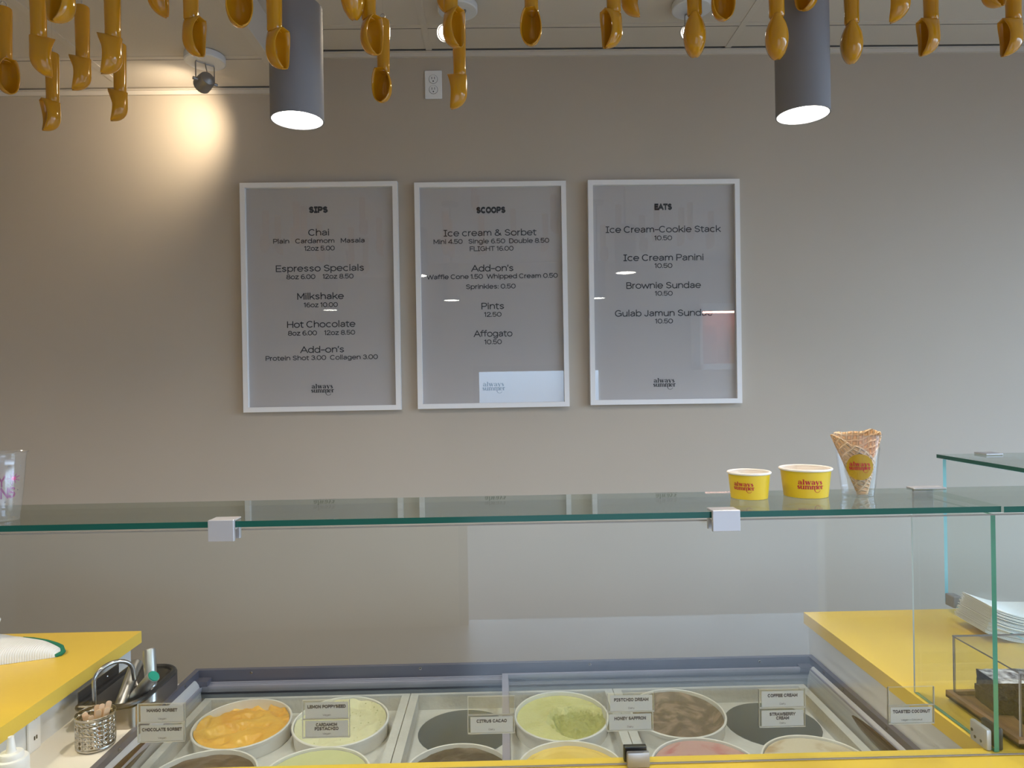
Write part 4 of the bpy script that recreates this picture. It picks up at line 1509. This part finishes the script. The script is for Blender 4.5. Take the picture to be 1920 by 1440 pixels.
b = MB()
for body, px, py, hh, mi in (('Y', 3, 914, 22, 1), ('O', -9, 937, 21, 1), ('N', 8.5, 936, 21, 1), ('S', 22.5, 934, 21, 1)):
    u_, z_ = on_cup(px, py)
    flat(b, text_c(body, hh * k, 13 * k, .2), wrap(rr, u_, z_), mi)
u_, z_ = on_cup(24, 897)
V, F = [(4 * k * math.cos(i * PI / 6), 4 * k * math.sin(i * PI / 6)) for i in range(12)], [list(range(12))]
flat(b, (V, F), wrap(rr, u_, z_), 0)
for i in range(9):
    a = i * 2 * PI / 9 + .3
    l0, l1 = 3.5 * k, (10 if i % 2 else 13) * k
    V, F = stroke([(l0 * math.cos(a), l0 * math.sin(a)), (l1 * math.cos(a), l1 * math.sin(a))], [2.2 * k, 1.6 * k])
    flat(b, (V, F), wrap(rr, u_, z_), 1)
for px, py in ((15, 875), (34, 873), (33, 899), (33, 918), (10, 942), (28, 946)):
    u_, z_ = on_cup(px, py)
    flat(b, ([(1.3 * k * math.cos(i * PI / 4), 1.1 * k * math.sin(i * PI / 4)) for i in range(8)], [list(range(8))]), wrap(rr, u_, z_), 2)
b.build('lettering', [M['pink_ink'], M['plum_ink'], M['grey_ink']], t)

# ------------------------------------------------------------------ dipper well, faucet and dippers
DX0, DX1, DY0, DY1 = -1.014, -.872, 1.645, 1.89
DT, DB = CAM_H - .747, SH
t = thing('dipper_well', 'steel dipper well with black rim between cabinet and freezer', 'dipper well', ((DX0 + DX1) / 2, (DY0 + DY1) / 2, DB))
hw, hd, ht = (DX1 - DX0) / 2, (DY1 - DY0) / 2, DT - DB


def rloop(hw, hd, r, z, n=8, left_r=None):
    pts = []
    for sx3, sy3, a0 in ((1, 1, 0), (-1, 1, PI / 2), (-1, -1, PI), (1, -1, 3 * PI / 2)):
        rr_ = r if sx3 > 0 else (left_r if left_r is not None else r)
        for i in range(n + 1):
            a = a0 + PI / 2 * i / n
            pts.append(Vector((sx3 * (hw - rr_) + rr_ * math.cos(a), sy3 * (hd - rr_) + rr_ * math.sin(a), z)))
    return pts


b = MB()
L0, L1 = rloop(hw - .006, hd - .004, .02, 0, left_r=.004), rloop(hw - .006, hd - .004, .02, ht - .004, left_r=.004)
n = len(L0)
b.add(L0 + L1, [(i, (i + 1) % n, n + (i + 1) % n, n + i) for i in range(n)])
b.build('housing', M['steel'], t, smooth=True)
b = MB()
A = [rloop(hw - .002, hd - .002, .05, ht, left_r=.006), rloop(hw - .012, hd - .012, .045, ht - .001, left_r=.006), rloop(hw - .018, hd - .018, .04, ht - .014, left_r=.01),
     rloop(hw - .03, hd - .03, .03, ht - .036, left_r=.02), rloop(.012, .012, .012, ht - .042, left_r=.012)]
for L_ in A:
    b.v += L_
for j in range(len(A) - 1):
    for i in range(n):
        b.f.append([j * n + i, j * n + (i + 1) % n, (j + 1) * n + (i + 1) % n, (j + 1) * n + i])
        b.m.append(0)
b.build('basin', M['dark_steel'], t, smooth=True)
b = MB().lathe([(.013, 0), (.013, .002), (.010, .0022), (.0095, -.004), (.001, -.004)], 24)
b.build('drain', M['rubber'], t, (0, 0, ht - .041))
b = MB().tube(rloop(hw - .004, hd - .004, .05, ht, left_r=.008), .0075, 10, closed=True)
b.build('rim', M['rubber'], t, smooth=True)
b = MB().box((-hw - .004, -hd + .02, ht - .03), (-hw - .002, hd - .05, ht + .03))
b.lathe([(.003, 0), (.002, .002)], 12, 1, cap1=True, T=Matrix.Translation((-hw - .002, .02, ht + .018)) @ Matrix.Rotation(rad(90), 4, 'Y'))
b.build('backsplash', [M['dark_steel'], M['chrome']], t)
# gooseneck
fb = at(177, 1322, z=DT)
fx, fy = fb.x - t.location.x, fb.y - t.location.y
fx = max(-hw + .012, fx)
pts = [(fx, fy, ht - .002), (fx, fy, ht + .055)]
for i in range(1, 13):
    a = PI - PI * i / 12
    pts.append((fx + .029 + .029 * math.cos(a), fy + (.030 + .030 * math.cos(a)) * 1.1, ht + .052 + .036 * math.sin(a)))
pts.append((fx + .059, fy + .068, ht + .030))
b = MB().tube(pts, .0052, 12)
b.build('spout', M['chrome'], t, smooth=True)


def dipper(pa, pb, r, cap, label):
    a, c = Vector(pa), Vector(pb)
    o = thing('metal_dipper', label, 'dipper', a, (0, 0, 0), 'metal dippers in the well')
    d = c - a
    MB().tube([Vector((0, 0, 0)), d * .06, d * .94, d], [r * .8, r * .86, r, r * .97], 24).build('grip', M['dipper'], o, smooth=True)
    n_ = d.normalized()
    MB().tube([d * .999, d * .999 + n_ * .0025], [r * .9, r * .86], 24).build('end_cap', cap, o, smooth=True)


for pa_, pb_, cap_, lab in (
        ((238, 1290, 1.735), (256, 1244, 1.80), M['spot_grey'], 'metal scoop handle leaning back right beside the faucet mouth'),
        ((283, 1282, 1.755), (280, 1219, 1.785), M['spot_grey'], 'tallest upright metal scoop handle in the dipper well'),
        ((254, 1306, 1.72), (288, 1268, 1.705), M['teal'], 'metal scoop handle with teal end lying across the well')):
    a_, c_ = at(pa_[0], pa_[1], y=pa_[2]), at(pb_[0], pb_[1], y=pb_[2])
    zfl = DT - .030
    if a_.z > zfl:                # run the handle down to the basin floor
        a_ = a_ + (a_ - c_) * ((a_.z - zfl) / (c_.z - a_.z))
    dipper(a_, c_, .0155, cap_, lab)

# ------------------------------------------------------------------ perforated cup with sticks
cb = at(180, 1399, z=SH)
k = cb.y / FPX
R = .0405
H = .077
cx_, cy_ = max(cb.x, XA + .055), cb.y
t = thing('stick_holder', 'perforated steel cup of wooden sticks on the low shelf', 'cup', (cx_, cy_, SH))
b = MB()
NU, NVv = 18, 6
random.seed(5)
zs = [.010 + (H - .018) * j / NVv for j in range(NVv + 1)]


def cw(a, z):
    return (R * math.cos(a), R * math.sin(a), z)


for i in range(NU):
    for j in range(NVv):
        a0, a1 = 2 * PI * i / NU, 2 * PI * (i + 1) / NU
        z0, z1 = zs[j], zs[j + 1]
        am, zm = (a0 + a1) / 2, (z0 + z1) / 2
        if j >= NVv - 1:
            b.add([cw(a0, z0), cw(a1, z0), cw(a1, z1), cw(a0, z1)], [(0, 1, 2, 3)])
            continue
        hr = random.choice((0, .0012, .0016, .0024, .0036, .0040, .002))
        if not hr:
            b.add([cw(a0, z0), cw(am, z0), cw(a1, z0), cw(a1, zm), cw(a1, z1), cw(am, z1), cw(a0, z1), cw(a0, zm)], [tuple(range(8))])
            continue
        O = [cw(a0, z0), cw(am, z0), cw(a1, z0), cw(a1, zm), cw(a1, z1), cw(am, z1), cw(a0, z1), cw(a0, zm)]
        I = []
        for q in range(8):
            an = -3 * PI / 4 + q * PI / 4
            I.append(cw(am + hr * math.cos(an) / R, zm + hr * math.sin(an)))
        b.add(O + I, [(q, (q + 1) % 8, 8 + (q + 1) % 8, 8 + q) for q in range(8)])
b.lathe([(R, zs[-1]), (R + .0006, H - .001), (R, H), (R - .001, H - .001)], NU * 2)
b.lathe([(.001, .002), (R - .004, .002), (R - .001, .004), (R, .010)], NU)
o = b.build('body', M['chrome'], t, smooth=True)
md = o.modifiers.new('thickness', 'SOLIDIFY')
md.thickness = .0009
md.offset = -1
random.seed(11)
spr = None
SL = ['nearest the cup rim at right', 'tallest one at the back', 'in the middle', 'leaning left', 'at the front left', 'short one at the left', 'between taller ones', 'at the right rim']
sp = [(.016, .006, .012, .089, .12, -.10), (.006, .014, .022, .090, .0, .08), (-.002, .010, -.004, .083, -.08, .15), (-.012, -.004, -.022, .074, .18, 0),
      (-.016, -.010, -.014, .071, -.1, .1), (-.006, -.014, .0, .073, .3, -.1), (.008, -.004, .010, .080, -.2, .0), (.018, .0, .026, .082, .4, .1)]
for i, (bx, by, tx, tz, tw, ty) in enumerate(sp):
    o = thing('wooden_stick', 'pale wooden stick in the perforated steel cup', 'stick', (cx_ + bx * .6, cy_ + by * .6, SH + .004), (0, 0, 0), 'wooden sticks in the cup')
    d = Vector((tx - bx * .6, by * .5 + ty * .02, tz))
    if spr is None:
        q = MB()
        n_ = 10
        W2, Ln = .0058, 1.0
        V = []
        for yy in (-.0008, .0008):
            for x_, z_ in [(-W2, 0), (W2, 0)] + [(W2 * math.cos(PI * s_ / n_), .95 + .05 * math.sin(PI * s_ / n_)) for s_ in range(n_ + 1)]:
                V.append((x_, yy, z_))
        kk = n_ + 3
        q.add(V, [tuple(range(kk)), tuple(reversed(range(kk, 2 * kk)))] + [(s_, kk + s_, kk + (s_ + 1) % kk, (s_ + 1) % kk) for s_ in range(kk)])
        blade = q.build('blade', M['stick'], o)
        spr = blade
    else:
        blade = spr.copy()
        COL.objects.link(blade)
        blade.parent = o
    o.rotation_mode = 'QUATERNION'
    zz = d.normalized()
    yy = (Vector((cx_, cy_, -.7)) - zz * Vector((cx_, cy_, -.7)).dot(zz)).normalized()
    xx = yy.cross(zz)
    o.rotation_quaternion = Matrix((xx, yy, zz)).transposed().to_quaternion()
    blade.scale = (1, 1, d.length)
    blade.rotation_euler = (0, 0, tw)

# ------------------------------------------------------------------ squeeze bottle
sb = at(22, 1478, z=SH)
t = thing('squeeze_bottle', 'white squeeze bottle with nozzle in the lower left corner', 'bottle', (max(sb.x, XA + .034), sb.y, SH))
zt = at(28, 1381, y=sb.y).z - SH
R = .031
hB = zt - .052
MB().lathe([(.001, 0), (R - .003, 0), (R, .004), (R, hB - .012), (R * .93, hB - .003), (R * .8, hB), (.001, hB)], 40).build('body', M['bottle'], t, smooth=True)
MB().lathe([(R * .98, hB - .012), (R, hB - .010), (R, hB + .006), (R * .93, hB + .010), (R * .72, hB + .011), (R * .70, hB + .018), (R * .62, hB + .021), (.010, hB + .022),
            (.0085, hB + .024), (.0052, zt), (.0035, zt), (.001, zt - .001)], 40).build('nozzle_cap', M['bottle'], t, smooth=True)

# ------------------------------------------------------------------ towel and pitcher on the left worktop
pa = at(123, 1222, z=CT)
pb = at(0, 1256, z=CT)
cxx = pb.x - .06
t = thing('towel', 'folded white ribbed bar towel with green hem on the left counter', 'towel', (cxx, pb.y + .06, CT))
x1 = pa.x - cxx
yc = pa.y - (pb.y + .06)


def tw_fn(u, v):
    # u along x (-.15..x1), v over the fold front -> back
    x = -.15 + (x1 + .15) * u
    tap = min(1, max(0, (1 - u)) * 2.2) ** .55
    yf = -.062 + .075 * max(0, u - .35) / .65
    yb2 = .105 - .06 * max(0, u - .4) / .6
    hgt = (.042 * tap + .006) * (1 + .12 * math.sin(u * 9))
    a = PI * v
    y = (yf + yb2) / 2 - (yb2 - yf) / 2 * math.cos(a)
    z = hgt * math.sin(a) ** .45 + .003 * nz(x * 20, y * 20, 1, 3) * math.sin(a)
    return Vector((x, y, max(z, 0.0005)))


b = MB().grid(tw_fn, 40, 24)
b.v += [Vector((0, 0, 0))] * 0
b.build('cloth', M['towel'], t, smooth=True)
hem = [tw_fn(u / 20, .80) for u in range(11, 20)]
hem = [Vector((p_.x + .004, p_.y + .006, max(.004, p_.z * .85))) for p_ in hem]
e_ = tw_fn(1, .5)
hem += [Vector((x1 + .003, e_.y + .008, .006)), Vector((x1 + .004, e_.y - .004, .005)), Vector((x1 - .004, e_.y - .016, .004))]
MB().tube(hem, [.003, .004, .005, .005, .005, .005, .005, .006, .006, .006, .006, .004], 8).build('hem', M['towel_green'], t, smooth=True)

q = at(-14, 1190, y=1.80)
t = thing('milk_pitcher', 'white pitcher lip just entering at the left edge above the towel', 'pitcher', (q.x - .058, 1.84, CT))
tz = at(2, 1160, y=1.84).z - CT
pr = [(.036, 0), (.040, .004), (.042, .03), (.036, tz * .7), (.037, tz - .003), (.035, tz), (.033, tz - .003), (.033, tz * .7), (.038, .03), (.001, .008)]
b = MB()
NN = 40
for r_, z_ in pr:
    for i in range(NN):
        a = 2 * PI * i / NN
        sp_ = max(0, math.cos(a)) ** 12 * max(0, (z_ - tz * .6) / (tz * .4)) * .014
        b.v.append(Vector(((r_ + sp_) * math.cos(a), r_ * math.sin(a), z_)))
for j in range(len(pr) - 1):
    for i in range(NN):
        b.f.append([j * NN + i, j * NN + (i + 1) % NN, (j + 1) * NN + (i + 1) % NN, (j + 1) * NN + i])
        b.m.append(0)
b.f.append(list(reversed(range(NN))))
b.m.append(0)
b.build('body', M['bottle'], t, smooth=True)

# ------------------------------------------------------------------ napkins
nb = at(1790, 1172, z=CT)
nx0, ny = at(1784, 1170, z=CT).x, 1.84
random.seed(3)
NAP = 26
hN = .078
proto_n = None
NW, ND = .24, .14
for i in range(NAP):
    z_ = i * hN / NAP
    lift = .010 + .030 * (i / NAP)

    if i == NAP - 1 or proto_n is None:
        b = MB()

        def nf(u, v):
            x = NW * u
            y = ND * (v - .5)
            h = .027 * (max(0, 1 - u / .42)) ** 1.6
            return Vector((x, y, h))
        tmp = MB().grid(nf, 24, 4)
        k_ = len(tmp.v)
        b.add(tmp.v + [v_ + Vector((0, 0, .0016)) for v_ in tmp.v], [list(reversed(f)) for f in tmp.f] + [[i_ + k_ for i_ in f] for f in tmp.f])
        # side walls
        w_ = 25
        edge = list(range(w_)) + [w_ * j + w_ - 1 for j in range(1, 5)] + [w_ * 4 + x_ for x_ in range(w_ - 2, -1, -1)] + [w_ * j for j in range(3, 0, -1)]
        b.add([], [])
        for q in range(len(edge)):
            a_, c_ = edge[q], edge[(q + 1) % len(edge)]
            b.f.append([a_, c_, c_ + k_, a_ + k_])
            b.m.append(0)
        o = thing('napkin', 'x', 'napkin', group='white napkins in the stack')
        sh_ = b.build('sheet', M['napkin'], o, smooth=True)
        if proto_n is None:
            proto_n = o
    else:
        o = copy_tree(proto_n)
    o.location = (nx0 + random.uniform(-.0006, .0006) + .0010 * i, ny + random.uniform(-.005, .005), CT + .0008 + i * (hN - .0) / NAP * .82)
    o.rotation_euler = (0, 0, random.uniform(-.012, .012) - .08)
    o['label'] = 'folded white paper napkin in the middle of the stack on the right counter'
    o['group'] = 'white napkins in the stack'
    if i == NAP - 1:
        o['label'] = 'topmost white napkin of the stack with a yellow printed dot'
        del o['group']
        V = [(.13 + .022 * math.cos(a), -.035 + .022 * math.sin(a), .0026) for a in [2 * PI * q / 28 for q in range(28)]]
        MB().add(V, [tuple(range(28))]).build('printed_dot', M['sticker'], sh_)
    elif i == 0:
        o['label'] = 'bottom white napkin of the stack lying on the yellow right counter'
        del o['group']

# ------------------------------------------------------------------ brownie box
bt = at(1773, 1293, z=CT + .020)
bx0, by1 = bt.x, bt.y
by0 = GY + .0165
bx1 = bx0 + .26
t = thing('brownie_box', 'clear acrylic box on a wooden tray holding brownies at right', 'display box', ((bx0 + bx1) / 2, (by0 + by1) / 2, CT))
hw, hd = (bx1 - bx0) / 2, (by1 - by0) / 2
b = MB().box((-hw, -hd, .006), (hw, hd, .012))
b.ring((-hw, -hd, hw, hd), (-hw + .010, -hd + .010, hw - .010, hd - .010), .006, .020)
for sx3 in (-1, 1):
    b.box((sx3 * hw * .7 - .02, -hd, .0005), (sx3 * hw * .7 + .02, hd, .006))
b.build('tray', M['wood'], t)
bh = .125
b = MB()
aw, ad, tt = hw - .011, hd - .011, .003
for s_ in (-1, 1):
    b.box((s_ * aw - tt / 2, -ad, .012), (s_ * aw + tt / 2, ad, .012 + bh), 0, side=1)
    b.box((-aw + tt, s_ * ad - tt / 2, .012), (aw - tt, s_ * ad + tt / 2, .012 + bh), 0, side=1)
b.box((-aw - tt / 2, -ad - tt / 2, .012 + bh), (aw + tt / 2, ad + tt / 2, .015 + bh), 0, side=1)
b.build('cover', [M['acrylic'], M['acrylic_edge']], t)


def brownie(x, y, z, w_, d_, h_, rot, mats, label, seed):
    bm = bmesh.new()
    bmesh.ops.create_cube(bm, size=1)
    bmesh.ops.subdivide_edges(bm, edges=list(bm.edges), cuts=9, use_grid_fill=True)
    b = MB()
    V = []
    for v in bm.verts:
        p_ = Vector((v.co.x * w_, v.co.y * d_, (v.co.z + .5) * h_))
        nn = noise.noise(p_ * 60 + Vector((seed, 0, 0))) * .0025 + noise.noise(p_ * 160 + Vector((seed, 3, 0))) * .0012
        q = v.co.normalized()
        p_ += Vector((q.x, q.y, q.z if v.co.z > -.45 else 0)) * nn
        p_.z = max(0, p_.z)
        V.append(p_)
    for f in bm.faces:
        f.normal_update()
    b.add(V, [[v.index for v in f.verts] for f in bm.faces])
    for i_, f in enumerate(bm.faces):
        if f.normal.z > .9:
            b.m[i_] = 1
    bm.free()
    o = b.build('brownie', mats, None, (x, y, z), (0, 0, rot))
    tag(o, label, 'brownie')


bz = CT + .0125
zA = at(1822, 1312, z=bz)
brownie(bx0 + .095, by1 - .068, bz, .105, .078, .030, -.12, [M['brownie'], M['brownie']], 'dark brownie slab under the sugar dusted one in the box', 1)
brownie(bx0 + .095, by1 - .066, bz + .0325, .098, .072, .030, -.05, [M['brownie'], M['sugar']], 'brownie dusted with powdered sugar on top of another', 2)
brownie(bx0 + .115, by1 - .152, bz, .11, .072, .033, -.2, [M['brownie'], M['brownie']], 'plain dark brownie nearest the front of the acrylic box', 3)

# ------------------------------------------------------------------ what the poster glass mirrors: a lit niche on the street wall
nx, nz0, nz1 = 2.12, 1.72, 2.42
t = thing('display_cabinet', 'white wall cabinet lined in pink, mirrored in the right poster', 'cabinet', (nx + .45, Y_FRONT, nz0))
b = MB()
b.box((-.45, .001, 0), (.45, .35, .06)).box((-.45, .001, .62), (.45, .35, .70)).box((-.45, .001, 0), (-.42, .35, .7)).box((.42, .001, 0), (.45, .35, .7))
b.build('carcass', M['white'], t)
MB().box((-.42, .004, .06), (.42, .02, .62)).build('back_panel', principled('pink lining', (.80, .36, .31), .5), t)
MB().box((-.41, .30, .60), (.41, .32, .618)).build('light_strip', emission('pink light strip', (1, .55, .45), 30), t)
random.seed(4)
for i, (x_, c1) in enumerate(((-.30, (.45, .18, .16)), (.02, (.55, .24, .14)), (.30, (.42, .16, .2)))):
    o = MB().rbox((-.105, -.04, 0), (.105, .04, .42), .038, seg=4).build('cushion', principled('cushion cloth', c1, .8), None, (nx + .45 + x_, Y_FRONT + .14, nz0 + .062), (0, rad(-6 if i != 1 else 6) * .5, 0), smooth=True)
    tag(o, ('rust', 'orange', 'plum')[i] + ' coloured cushion in the pink lined cabinet mirrored in the right poster', 'cushion')
